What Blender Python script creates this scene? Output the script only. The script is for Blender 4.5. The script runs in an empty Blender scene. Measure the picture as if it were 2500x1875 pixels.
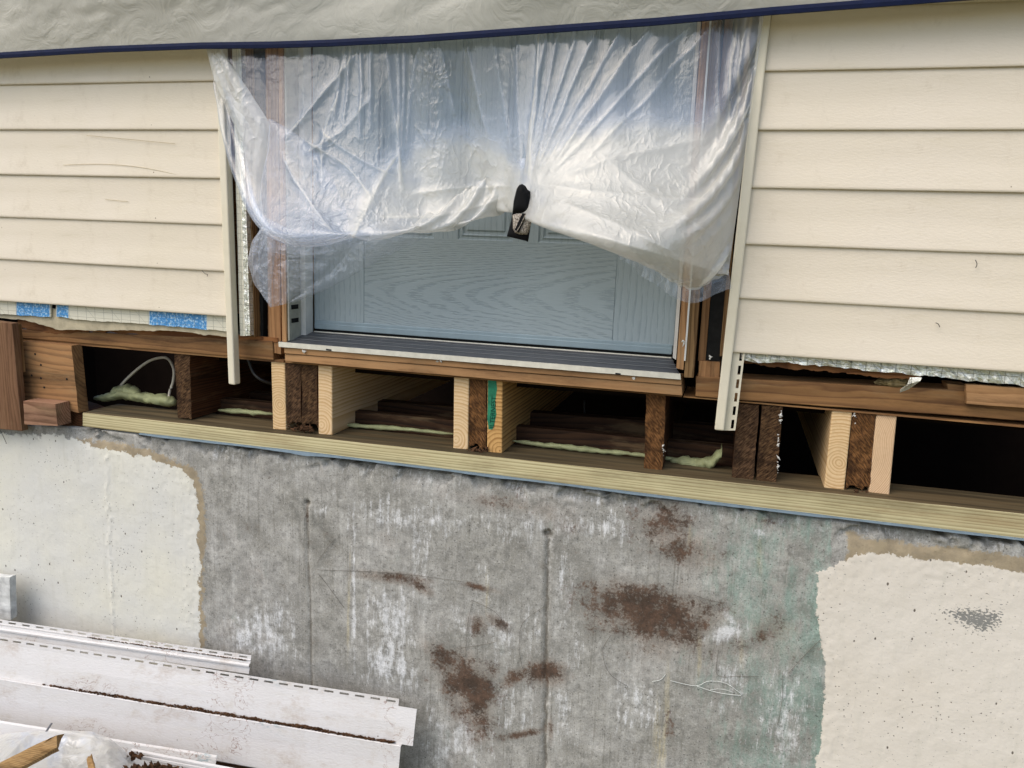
import bpy, bmesh, math, random
import numpy as np
from mathutils import Matrix, Vector

random.seed(7)
rng = np.random.default_rng(7)
S = bpy.context.scene
COL = S.collection

# ------------------------------------------------------------------ camera, sky, sun, exposure
H = 1.55                                  # lens height above the ground
DIST = 1.85                               # distance of the lens from the siding plane (y = 0)
RW = np.array([[0.96148315, -0.03681301, 0.27238751],
               [0.08330188, 0.98341062, -0.16113459],
               [-0.26193692, 0.17761858, 0.94859933]])   # rows: image right / down / forward in (X, down, Y)
FPX = 1952.74                             # focal length measured in photo pixels (2500 wide)
cam_d = bpy.data.cameras.new('camera')
cam_d.sensor_width = 36.0
cam_d.lens = FPX / 2500 * 36.0
cam_d.clip_start = 0.05
cam_d.clip_end = 300
cam = bpy.data.objects.new('camera', cam_d)
COL.objects.link(cam)
def w3(r): return Vector((r[0], r[2], -r[1]))
cx, cy, cz = w3(RW[0]), -w3(RW[1]), -w3(RW[2])
cam.matrix_world = Matrix(((cx.x, cy.x, cz.x, 0), (cx.y, cy.y, cz.y, -DIST), (cx.z, cy.z, cz.z, H), (0, 0, 0, 1)))
S.camera = cam

SUN_EL, SUN_AZ = math.radians(52), math.radians(-38)      # azimuth measured from -Y (in front of the wall) towards -X
sun_dir = Vector((math.sin(SUN_AZ) * math.cos(SUN_EL), -math.cos(SUN_AZ) * math.cos(SUN_EL), math.sin(SUN_EL)))
world = bpy.data.worlds.new('World'); S.world = world; world.use_nodes = True
wn = world.node_tree
sky = wn.nodes.new('ShaderNodeTexSky'); sky.sky_type = 'NISHITA'; sky.sun_disc = False
sky.sun_elevation = SUN_EL
sky.sun_rotation = math.atan2(sun_dir.x, sun_dir.y)
sky.air_density = 1.0; sky.dust_density = 2.5; sky.ozone_density = 1.0
bgn = wn.nodes['Background']; bgn.inputs['Strength'].default_value = 0.12
wn.links.new(sky.outputs['Color'], bgn.inputs['Color'])
sl = bpy.data.lights.new('sun', 'SUN'); sl.energy = 1.15; sl.angle = math.radians(65); sl.color = (1, .93, .82)
so = bpy.data.objects.new('sun', sl); COL.objects.link(so)
so.rotation_euler = (-sun_dir).to_track_quat('-Z', 'Y').to_euler()
S.view_settings.view_transform = 'Standard'; S.view_settings.look = 'None'
S.view_settings.gamma = 1; S.view_settings.use_curve_mapping = False
S.view_settings.exposure = 0.82
try:
    S.cycles.transparent_max_bounces = 24; S.cycles.max_bounces = 8
except Exception: pass

# ------------------------------------------------------------------ measuring helpers
def P(px, py, Y):
    """a photo pixel (2212 wide) as a point on the plane y = Y"""
    c = np.array([(px * 1.1302 - 1250) / FPX, (py * 1.1302 - 937.5) / FPX, 1.0]); w = RW.T @ c
    t = (Y + DIST) / w[2]
    return (w[0] * t, Y, H - w[1] * t)
def pix(X, Y, Z):
    """inverse: world arrays -> photo pixels"""
    d = np.stack([X, H - Z, Y + DIST], -1) @ RW.T
    return (FPX * d[..., 0] / d[..., 2] + 1250) / 1.1302, (FPX * d[..., 1] / d[..., 2] + 937.5) / 1.1302
def zz(ox, oy): return lambda x, y: (ox / 1.1302 + x * .36, oy / 1.1302 + y * .36)
z1, z2, z3, z4, z5, z6, z7, z8, z9 = [zz(a, b) for b in (0, 600, 1200) for a in (0, 800, 1600)]

def _h(ix, iy, iz, s):
    n = (ix * 374761393 + iy * 668265263 + iz * 2147483647 + s * 974634777) & 0xffffffff
    n = ((n ^ (n >> 13)) * 1274126177) & 0xffffffff
    n = ((n ^ (n >> 15)) * 2246822519) & 0xffffffff
    return ((n ^ (n >> 16)) & 0xffff) / 65535.0
def vn(x, y, z=0.0, s=0):
    x, y, z = np.broadcast_arrays(np.asarray(x, float), np.asarray(y, float), np.asarray(z, float))
    ix, iy, iz = [np.floor(a).astype(np.int64) for a in (x, y, z)]
    fx, fy, fz = x - ix, y - iy, z - iz
    fx, fy, fz = [a * a * (3 - 2 * a) for a in (fx, fy, fz)]
    r = 0
    for dx in (0, 1):
        for dy in (0, 1):
            for dz in (0, 1):
                r = r + _h(ix + dx, iy + dy, iz + dz, s) * (fx if dx else 1 - fx) * (fy if dy else 1 - fy) * (fz if dz else 1 - fz)
    return r
def fbm(x, y, z=0.0, s=0, o=4):
    r = 0; a = .5; t = 0
    for i in range(o):
        r = r + a * vn(np.asarray(x) * 2 ** i, np.asarray(y) * 2 ** i, np.asarray(z) * 2 ** i, s + i * 17); t += a; a *= .55
    return r / t
def ridge(x, y, s=0, o=3):
    r = 0; a = .5; t = 0
    for i in range(o):
        r = r + a * (1 - np.abs(2 * vn(np.asarray(x) * 2 ** i, np.asarray(y) * 2 ** i, 0, s + i * 31) - 1)); t += a; a *= .5
    return r / t
def sst(a, b, x):
    t = np.clip((x - a) / (b - a), 0, 1); return t * t * (3 - 2 * t)
def poly_sd(px, py, poly):
    """signed distance in pixels to a closed polygon, positive inside"""
    poly = np.asarray(poly, float); d = np.full(px.shape, 1e9); ins = np.zeros(px.shape, bool)
    n = len(poly)
    for i in range(n):
        a, b = poly[i], poly[(i + 1) % n]; e = b - a
        t = np.clip(((px - a[0]) * e[0] + (py - a[1]) * e[1]) / (e @ e), 0, 1)
        d = np.minimum(d, np.hypot(px - a[0] - t * e[0], py - a[1] - t * e[1]))
        c = (a[1] > py) != (b[1] > py)
        with np.errstate(divide='ignore', invalid='ignore'):
            xi = a[0] + (py - a[1]) / (b[1] - a[1] if b[1] != a[1] else 1e-9) * e[0]
        ins ^= c & (px < xi)
    return np.where(ins, d, -d)

# ------------------------------------------------------------------ object helpers
def tag(o, label=None, cat=None, group=None, kind=None):
    if label: o['label'] = label
    if cat: o['category'] = cat
    if group: o['group'] = group
    if kind: o['kind'] = kind
    return o
def obj(name, verts, faces, m, parent=None, origin=None, smooth=False, bevel=0, solid=0, sub=0):
    v = np.asarray(verts, float).reshape(-1, 3)
    if origin is None: origin = (v.min(0) + v.max(0)) / 2
    origin = np.asarray(origin, float)
    me = bpy.data.meshes.new(name); me.from_pydata((v - origin).tolist(), [], [list(map(int, f)) for f in faces]); me.update()
    if m: me.materials.append(m)
    if smooth: me.polygons.foreach_set('use_smooth', [True] * len(me.polygons))
    o = bpy.data.objects.new(name, me); COL.objects.link(o)
    o.location = origin
    if parent is not None:
        q = parent; off = Vector((0, 0, 0))
        while q is not None: off += q.location; q = q.parent
        o.parent = parent; o.location = Vector(origin) - off
    if solid:
        s = o.modifiers.new('solid', 'SOLIDIFY'); s.thickness = solid; s.offset = 0
    if bevel:
        b = o.modifiers.new('bevel', 'BEVEL'); b.width = bevel; b.segments = 2; b.limit_method = 'ANGLE'; b.angle_limit = math.radians(40)
    if sub:
        s = o.modifiers.new('sub', 'SUBSURF'); s.levels = sub; s.render_levels = sub
    return o
def empty(name, loc, label, cat, group=None):
    o = bpy.data.objects.new(name, None); COL.objects.link(o); o.location = loc; o.empty_display_size = .1
    return tag(o, label, cat, group)
def gridfaces(nu, nv, skip=None):
    f = []
    for j in range(nv - 1):
        for i in range(nu - 1):
            if skip and skip(i, j): continue
            a = j * nu + i; f.append((a, a + 1, a + nu + 1, a + nu))
    return f
def prism(name, pts, Y, depth, m, parent=None, bevel=.0015, world=False):
    q = [Vector(p) for p in pts] if world else [Vector(P(x, y, Y)) for x, y in pts]
    n = len(q); v = [tuple(p) for p in q] + [(p.x, p.y + depth, p.z) for p in q]
    f = [tuple(range(n))[::-1], tuple(range(n, 2 * n))] + [(i, (i + 1) % n, n + (i + 1) % n, n + i) for i in range(n)]
    # orientation is fixed afterwards
    o = obj(name, v, f, m, parent, bevel=bevel)
    fixn(o); return o
def fixn(o):
    b = bmesh.new(); b.from_mesh(o.data); bmesh.ops.recalc_face_normals(b, faces=b.faces); b.to_mesh(o.data); b.free()
def box(name, x0, x1, y0, y1, zlo, zhi, m, parent=None, bevel=.0015):
    v = [(x, y, z) for z in (zlo, zhi) for y in (y0, y1) for x in (x0, x1)]
    f = [(0, 2, 3, 1), (4, 5, 7, 6), (0, 1, 5, 4), (1, 3, 7, 5), (3, 2, 6, 7), (2, 0, 4, 6)]
    return obj(name, v, f, m, parent, bevel=bevel)
def hexa(name, pts4, Y, depth, n, m, parent=None, rough=.0, freq=60, seed=0, fn=None, smooth=False, world=None, bevel=0):
    """subdivided board: front face given as TL,TR,BR,BL pixels on plane Y, extruded by depth, surface roughened"""
    c = np.array(world if world is not None else [P(x, y, Y) for x, y in pts4])
    nx, ny, nz = n; idx = {}; V = []; F = []
    def vid(i, j, k):
        key = (i, j, k)
        if key not in idx:
            u, v, w = i / nx, k / nz, j / ny
            p = (c[0] * (1 - u) + c[1] * u) * (1 - v) + (c[3] * (1 - u) + c[2] * u) * v
            idx[key] = len(V); V.append((p[0], p[1] + depth * w, p[2], u, w, v))
        return idx[key]
    for i in range(nx):
        for k in range(nz):
            F.append((vid(i, 0, k), vid(i, 0, k + 1), vid(i + 1, 0, k + 1), vid(i + 1, 0, k)))
            F.append((vid(i, ny, k), vid(i + 1, ny, k), vid(i + 1, ny, k + 1), vid(i, ny, k + 1)))
    for j in range(ny):
        for k in range(nz):
            F.append((vid(0, j, k), vid(0, j + 1, k), vid(0, j + 1, k + 1), vid(0, j, k + 1)))
            F.append((vid(nx, j, k), vid(nx, j, k + 1), vid(nx, j + 1, k + 1), vid(nx, j + 1, k)))
    for i in range(nx):
        for j in range(ny):
            F.append((vid(i, j, 0), vid(i + 1, j, 0), vid(i + 1, j + 1, 0), vid(i, j + 1, 0)))
            F.append((vid(i, j, nz), vid(i, j + 1, nz), vid(i + 1, j + 1, nz), vid(i + 1, j, nz)))
    A = np.array(V); p = A[:, :3].copy(); t = A[:, 3:]
    if rough:
        for k in range(3):
            p[:, k] += (fbm(A[:, 0] * freq, A[:, 2] * freq, A[:, 1] * freq, seed + k * 7, 3) - .5) * 2 * rough
    if fn is not None: p = fn(p, t)
    return obj(name, p, F, m, parent, smooth=smooth, bevel=bevel)
def tube(name, pts, r, m, parent=None, seg=8, smooth_n=6):
    pts = [Vector(p) for p in pts]; path = []
    for i in range(len(pts) - 1):
        p0, p1, p2, p3 = pts[max(i - 1, 0)], pts[i], pts[i + 1], pts[min(i + 2, len(pts) - 1)]
        for k in range(smooth_n):
            t = k / smooth_n
            path.append(.5 * ((2 * p1) + (p2 - p0) * t + (2 * p0 - 5 * p1 + 4 * p2 - p3) * t * t + (3 * p1 - p0 - 3 * p2 + p3) * t ** 3))
    path.append(pts[-1]); V = []; F = []
    for i, p in enumerate(path):
        d = (path[min(i + 1, len(path) - 1)] - path[max(i - 1, 0)]).normalized()
        a = d.cross(Vector((.3, .2, .93))).normalized(); b = d.cross(a)
        rr = r[min(i * len(r) // len(path), len(r) - 1)] if isinstance(r, (list, tuple)) else r
        for k in range(seg):
            an = 2 * math.pi * k / seg; V.append(tuple(p + (a * math.cos(an) + b * math.sin(an)) * rr))
    for i in range(len(path) - 1):
        for k in range(seg):
            F.append((i * seg + k, i * seg + (k + 1) % seg, (i + 1) * seg + (k + 1) % seg, (i + 1) * seg + k))
    F.append(tuple(range(seg))[::-1]); F.append(tuple((len(path) - 1) * seg + k for k in range(seg)))
    return obj(name, V, F, m, parent, smooth=True)

# ------------------------------------------------------------------ material helpers
def C(h):
    h = h.lstrip('#'); c = [int(h[i:i + 2], 16) / 255 for i in (0, 2, 4)]
    return tuple((x / 12.92 if x <= .04045 else ((x + .055) / 1.055) ** 2.4) for x in c) + (1.0,)
class G:
    def __init__(s, name, rough=.7, spec=.3):
        s.m = bpy.data.materials.new(name); s.m.use_nodes = True; s.t = s.m.node_tree
        s.b = s.t.nodes['Principled BSDF']; s.out = s.t.nodes['Material Output']
        s.set('Roughness', rough); s.set('Specular IOR Level', spec)
    def set(s, k, v):
        if hasattr(v, 'is_linked') or isinstance(v, bpy.types.NodeSocket): s.t.links.new(v, s.b.inputs[k])
        else: s.b.inputs[k].default_value = v
    def n(s, typ, ins=None, **kw):
        n = s.t.nodes.new('ShaderNode' + typ)
        for k, v in kw.items(): setattr(n, k, v)
        for k, v in (ins or {}).items():
            if isinstance(v, bpy.types.NodeSocket): s.t.links.new(v, n.inputs[k])
            elif v is not None: n.inputs[k].default_value = v
        return n
    def co(s, w='Object'): return s.n('TexCoord').outputs[w]
    def mp(s, v, scale=(1, 1, 1), loc=(0, 0, 0), rot=(0, 0, 0)):
        return s.n('Mapping', {'Vector': v, 'Scale': scale, 'Location': loc, 'Rotation': rot}).outputs[0]
    def noise(s, v, scale=5, detail=4, rough=.55, dist=0, col=False):
        return s.n('TexNoise', {'Vector': v, 'Scale': scale, 'Detail': detail, 'Roughness': rough, 'Distortion': dist}).outputs['Color' if col else 'Fac']
    def vor(s, v, scale, out='Distance', feature='F1', rnd=1.0):
        return s.n('TexVoronoi', {'Vector': v, 'Scale': scale, 'Randomness': rnd}, feature=feature).outputs[out]
    def math(s, op, a, b=0.0, clamp=False): return s.n('Math', {0: a, 1: b}, operation=op, use_clamp=clamp).outputs[0]
    def step(s, f, a, b):
        return s.n('MapRange', {'Value': f, 'From Min': a, 'From Max': b}, interpolation_type='SMOOTHSTEP').outputs[0]
    def ramp(s, f, *st):
        n = s.n('ValToRGB', {'Fac': f}); e = n.color_ramp.elements
        while len(e) < len(st): e.new(.5)
        for i, (p, c) in enumerate(st): e[i].position = p; e[i].color = C(c) if isinstance(c, str) else c
        return n.outputs[0]
    def mix(s, f, a, b, mode='MIX'):
        n = s.n('Mix', data_type='RGBA', blend_type=mode)
        for i, v in ((0, f), (6, a), (7, b)):
            if isinstance(v, str): v = C(v)
            if isinstance(v, bpy.types.NodeSocket): s.t.links.new(v, n.inputs[i])
            else: n.inputs[i].default_value = v
        return n.outputs[2]
    def attr(s, name): return s.n('Attribute', attribute_name=name)
    def bump(s, h, strength=.3, dist=.002, normal=None):
        n = s.n('Bump', {'Height': h, 'Strength': strength, 'Distance': dist})
        if normal is not None: s.t.links.new(normal, n.inputs['Normal'])
        return n.outputs[0]

def plain(name, c, rough=.6, spec=.3, metal=0, var=.12, scale=14, bump=.15, bdist=.001):
    g = G(name, rough, spec); co = g.co()
    f = g.noise(co, scale, 6, .65)
    cc = np.array(C(c)); lo = tuple(np.clip(cc * (1 - var * 2), 0, 1))[:3] + (1,); hi = tuple(np.clip(cc * (1 + var), 0, 1))[:3] + (1,)
    g.set('Base Color', g.ramp(f, (.3, lo), (.7, hi))); g.set('Metallic', metal)
    if bump: g.set('Normal', g.bump(g.noise(co, scale * 12, 4), bump, bdist))
    return g.m

def wood(name, light, dark, axis='y', freq=190, pith=(.0, .05), warp=.012, rough=.75, grime='#2a1a10', grime_amt=.25, fiber=.35, bump=.3, lat=.9, knots=0, wet=None):
    """solid timber: growth rings round a pith line along the given axis, fibres and blotches"""
    g = G(name, rough, .2); co = g.co()
    ai = 'xyz'.index(axis); sc = [1, 1, 1]; sc[ai] = .16
    v = g.mp(co, sc)
    w = g.noise(v, 7, 3, .5, col=True)
    w = g.n('VectorMath', {0: w, 1: (.5, .5, .5)}, operation='SUBTRACT').outputs[0]
    w = g.n('VectorMath', {0: w, 'Scale': warp * 4}, operation='SCALE').outputs[0]
    v2 = g.n('VectorMath', {0: v, 1: w}, operation='ADD').outputs[0]
    mask = [1, 1, 1]; mask[ai] = 0; loc = [0, 0, 0]; oth = [k for k in range(3) if k != ai]
    loc[oth[0]] = -pith[0]; loc[oth[1]] = -pith[1]
    v3 = g.n('VectorMath', {0: g.n('VectorMath', {0: v2, 1: loc}, operation='ADD').outputs[0], 1: mask}, operation='MULTIPLY').outputs[0]
    r = g.n('VectorMath', {0: v3}, operation='LENGTH').outputs['Value']
    # ring spacing varies with radius
    rr = g.math('ADD', g.math('MULTIPLY', r, freq), g.math('MULTIPLY', g.noise(g.n('CombineXYZ', {0: r}).outputs[0], 60, 2), 1.6))
    f = g.math('FRACT', rr)
    ring = g.ramp(f, (0, (0, 0, 0, 1)), (.45, (.12,) * 3 + (1,)), (lat, (1, 1, 1, 1)), (1, (0, 0, 0, 1)))
    fs = [150, 150, 150]; fs[ai] = 5
    fib = g.noise(g.mp(co, fs), 1, 3, .6)
    col = g.mix(ring, light, dark)
    col = g.mix(g.math('MULTIPLY', g.step(fib, .45, .75), fiber), col, dark)
    bl = g.noise(g.mp(co, tuple(np.array(fs) / 18.0)), 1.2, 5, .65)
    col = g.mix(g.math('MULTIPLY', g.step(bl, .42, .72), grime_amt), col, grime)
    b2 = g.noise(co, 9, 4, .6)
    col = g.mix(g.math('MULTIPLY', g.step(b2, .35, .7), .22), col, light)
    if grime_amt >= .4:
        wz = [9, 9, 9]; wz[ai] = 1.6; wn_ = g.noise(g.mp(co, wz), 1.3, 7, .75)
        col = g.mix(g.math('MULTIPLY', g.step(wn_, .48, .68), .48), col, grime); wn2 = g.noise(g.mp(co, wz, loc=(3, 1, 2)), 2.2, 5, .7); col = g.mix(g.math('MULTIPLY', g.step(wn2, .5, .7), .35), col, '#a08763')
    if knots:
        k = g.vor(g.mp(co, (1, 1, 1)), knots)
        col = g.mix(g.step(k, .12, .07), col, '#3a2012')
    if wet:
        nz_ = g.n('SeparateXYZ', {0: g.n('NewGeometry').outputs['True Normal']}).outputs[2]
        col = g.mix(g.math('MULTIPLY', g.step(nz_, .6, .9), .92), col, g.mix(g.step(g.noise(g.mp(co, (2, 40, 10)), 1, 4, .6), .35, .65), wet, '#594a34'))
    g.set('Base Color', col)
    h = g.math('ADD', g.math('MULTIPLY', fib, .8), g.math('MULTIPLY', ring, -.3))
    g.set('Normal', g.bump(h, bump, .0015))
    return g.m

def oldend(name, light='#6f5439', dark='#291a10', ang=.7, wetc='#20140c'):
    """saw-rough dark end of an old joist"""
    g = G(name, .85, .15); co = g.co()
    v = g.mp(co, (1, .2, 1), rot=(0, ang, 0))
    saw = g.noise(g.mp(v, (60, 20, 420)), 1, 4, .6)
    br = g.noise(co, 22, 6, .7); big = g.noise(co, 11, 3, .5)
    col = g.mix(g.step(saw, .35, .7), dark, light)
    col = g.mix(g.math('MULTIPLY', g.step(br, .45, .65), .8), col, dark)
    col = g.mix(g.math('MULTIPLY', g.step(big, .5, .72), .7), col, wetc)
    sp = g.vor(co, 260)
    col = g.mix(g.math('MULTIPLY', g.step(sp, .2, .1), .3), col, '#9a7d5a')
    g.set('Base Color', col)
    g.set('Normal', g.bump(g.math('ADD', saw, br), .7, .003))
    return g.m

def vinyl(name, c, dirt='#6b5c42', grain=.35, low='#d6cba8', muddy=0):
    g = G(name, .42, .4); co = g.co('Object')
    a = g.noise(co, 1.7, 4, .6)
    col = g.mix(g.math('MULTIPLY', g.step(a, .35, .7), .35), c, low)
    st = g.noise(g.mp(co, (3, 1, 22)), 2, 6, .7)
    col = g.mix(g.math('MULTIPLY', g.step(st, .5, .8), .2), col, '#b9ac86')
    # fly specks and scuffs
    sp = g.vor(co, 34); spn = g.noise(co, 6, 3, .6)
    sm = g.math('MULTIPLY', g.step(sp, .085, .05), g.step(spn, .54, .62))
    col = g.mix(g.math('MULTIPLY', sm, .85), col, dirt)
    sc = g.noise(g.mp(co, (4, 1, 130), rot=(0, .05, 0)), 1.4, 6, .75)
    col = g.mix(g.math('MULTIPLY', g.step(sc, .66, .76), .28), col, dirt)
    if muddy:
        md = g.noise(g.mp(co, (9, 9, 16)), 1, 9, .78); col = g.mix(g.math('MULTIPLY', g.step(md, .5, .72), muddy), col, '#a08a72')
        sm_ = g.math('MULTIPLY', g.step(g.noise(co, 3.1, 2, .5), .62, .7), g.step(g.noise(g.mp(co, (60, 60, 160)), 1, 4, .7), .48, .6)); col = g.mix(g.math('MULTIPLY', sm_, .7), col, '#6f8f96')
        hr = g.math('ABSOLUTE', g.math('SUBTRACT', g.noise(g.mp(co, (14, 14, 20)), 1, 3, .6, 1.5), .5)); col = g.mix(g.math('MULTIPLY', g.math('MULTIPLY', g.step(hr, .012, .004), g.step(g.noise(co, 4, 2), .5, .6)), .6), col, '#7a4f38')
    dd = g.noise(g.mp(co, (14, 1, 9)), 1, 8, .8); col = g.mix(g.math('MULTIPLY', g.step(dd, .52, .78), .35), col, '#a8977a')
    g.set('Base Color', col)
    h = g.noise(g.mp(co, (90, 20, 240)), 1, 3, .6)
    h2 = g.noise(co, 330, 2, .5); h3 = g.noise(g.mp(co, (3.0, 1, 9)), 1, 2)
    nb = g.bump(h, grain, .0016); nb = g.bump(h2, .18, .0006, nb); nb = g.bump(h3, .35, .006, nb)
    g.set('Normal', nb); g.set('Roughness', g.math('ADD', g.math('MULTIPLY', a, .15), .36))
    return g.m

# ------------------------------------------------------------------ materials
M_cream = vinyl('cream_vinyl', '#ddd2bf', low='#d6caae')
M_white = vinyl('white_vinyl', '#d2d0ce', '#5a4a38', .5, '#bcb7b1', muddy=.45)
M_trim = vinyl('trim_vinyl', '#dcd4bf', grain=.06)
M_pine = wood('new_pine', '#e0c295', '#b58a55', 'y', 135, (.004, -.03), .006, grime_amt=.12, fiber=.25, bump=.12)
M_pine2 = wood('new_pine_wide', '#e2c59b', '#bd9561', 'y', 110, (-.013, -.075), .007, grime_amt=.1, fiber=.25, bump=.12)
M_pine3 = wood('new_pine_pale', '#dcbd98', '#b58d66', 'y', 260, (-.12, .01), .004, grime_amt=.1, fiber=.25, bump=.12)
M_pine4 = wood('new_pine_yellow', '#cfa468', '#8d6232', 'y', 95, (.016, -.09), .006, grime_amt=.12, fiber=.3, bump=.15)
M_pt = wood('treated_pine', '#d0c69c', '#90815a', 'x', 150, (.01, .16), .0028, grime='#6a5c40', grime_amt=.5, fiber=.3, bump=.2, wet='#2e2519')
M_oldjoist = wood('old_joist_timber', '#5d3a22', '#2b180d', 'y', 150, (.05, .02), .01, grime='#160d07', grime_amt=.7)
M_oldend = oldend('old_joist_end')
M_oldend2 = oldend('old_joist_end_ruddy', '#8b6139', '#3a2515', -.9)
M_oldend3 = oldend('old_joist_end_grey', '#6f543c', '#2a1c12', .8)
M_plate = wood('old_plate_timber', '#9c744a', '#704f33', 'x', 120, (.08, .05), .012, grime='#23150c', grime_amt=.6, knots=2.2)
M_orange = wood('orange_timber', '#bb9064', '#96704a', 'x', 140, (.07, .03), .012, grime='#3a2414', grime_amt=.45, knots=2.0)
M_stud = wood('old_stud_timber', '#b4875c', '#8a6542', 'z', 140, (.07, .03), .012, grime='#3c2414', grime_amt=.5)
M_studgrey = wood('weathered_stud_timber', '#9b7a52', '#5e4327', 'z', 140, (.05, .03), .012, grime='#2c1d10', grime_amt=.6)
M_corner = wood('cedar_board', '#7a5a42', '#63472f', 'z', 150, (.1, .12), .02, grime='#3a2012', grime_amt=.45)
M_rim = wood('rim_timber', '#a67c52', '#7c5b3d', 'x', 90, (.09, .12), .02, grime='#1f130a', grime_amt=.5, knots=2.4)
M_block = wood('pinkish_block', '#a37d63', '#6b4a36', 'x', 130, (.06, .03), .012, grime='#3a281c', grime_amt=.4)
M_inner = wood('interior_brown_board', '#46301f', '#241810', 'x', 120, (.09, .1), .01, grime='#2a140a', grime_amt=.4)
M_ply = wood('torn_plywood', '#96653c', '#5b361c', 'x', 200, (.2, .02), .02, grime='#2a190d', grime_amt=.5, bump=.7)
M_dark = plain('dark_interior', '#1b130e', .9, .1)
M_door = None
RAILZ = -.395
M_foam = plain('spray_foam', '#9a9e74', .55, .3, var=.15, scale=30, bump=.4, bdist=.004)
M_wire = plain('cable_sheath', '#b9b2a2', .5, .4, var=.1)
M_wireb = plain('black_cable', '#1c1c1c', .4, .4)
M_felt = plain('black_felt', '#1d1d1c', .9, .2, var=.25, scale=40, bump=.3)
M_navy = plain('navy_binding', '#0f1a3a', .7, .2, var=.12, scale=60, bump=.3)
M_black = plain('black_nylon', '#070708', .75, .2, var=.25, scale=40, bump=.2)
M_nearblack = plain('near_black', '#121313', .7, .3)
M_blue_seal = plain('blue_sill_foam', '#6c7d88', .7, .2, var=.1, scale=40)
M_soil = plain('brown_debris', '#5c4330', .95, .1, var=.35, scale=50, bump=.8, bdist=.004)
M_whitewood = plain('white_paint_jamb', '#d8d7d0', .45, .4, var=.06, scale=20, bump=.1)
M_primed = plain('grey_primed_wood', '#a7a698', .7, .2, var=.12, scale=30, bump=.3)
M_bronze = plain('dark_aluminium', '#55565a', .38, .5, metal=.35, var=.12, scale=18, bump=.05)
M_lip = plain('white_threshold_edge', '#d6d2c2', .5, .4, var=.08, scale=40, bump=.1)
M_beige = plain('beige_foam_face', '#b9ae93', .85, .15, var=.12, scale=35, bump=.5, bdist=.002)
M_ground = None

def m_ground():
    g = G('lawn_ground', .95, .1); co = g.co()
    a = g.noise(co, .8, 5, .6); b = g.noise(co, 40, 3, .7)
    col = g.ramp(a, (.3, '#7a6f58'), (.55, '#7d7a55'), (.75, '#948a72'))
    col = g.mix(g.step(b, .4, .7), col, '#4d4a2c')
    g.set('Base Color', col); g.set('Normal', g.bump(b, .8, .02)); return g.m
M_ground = m_ground()

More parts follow.
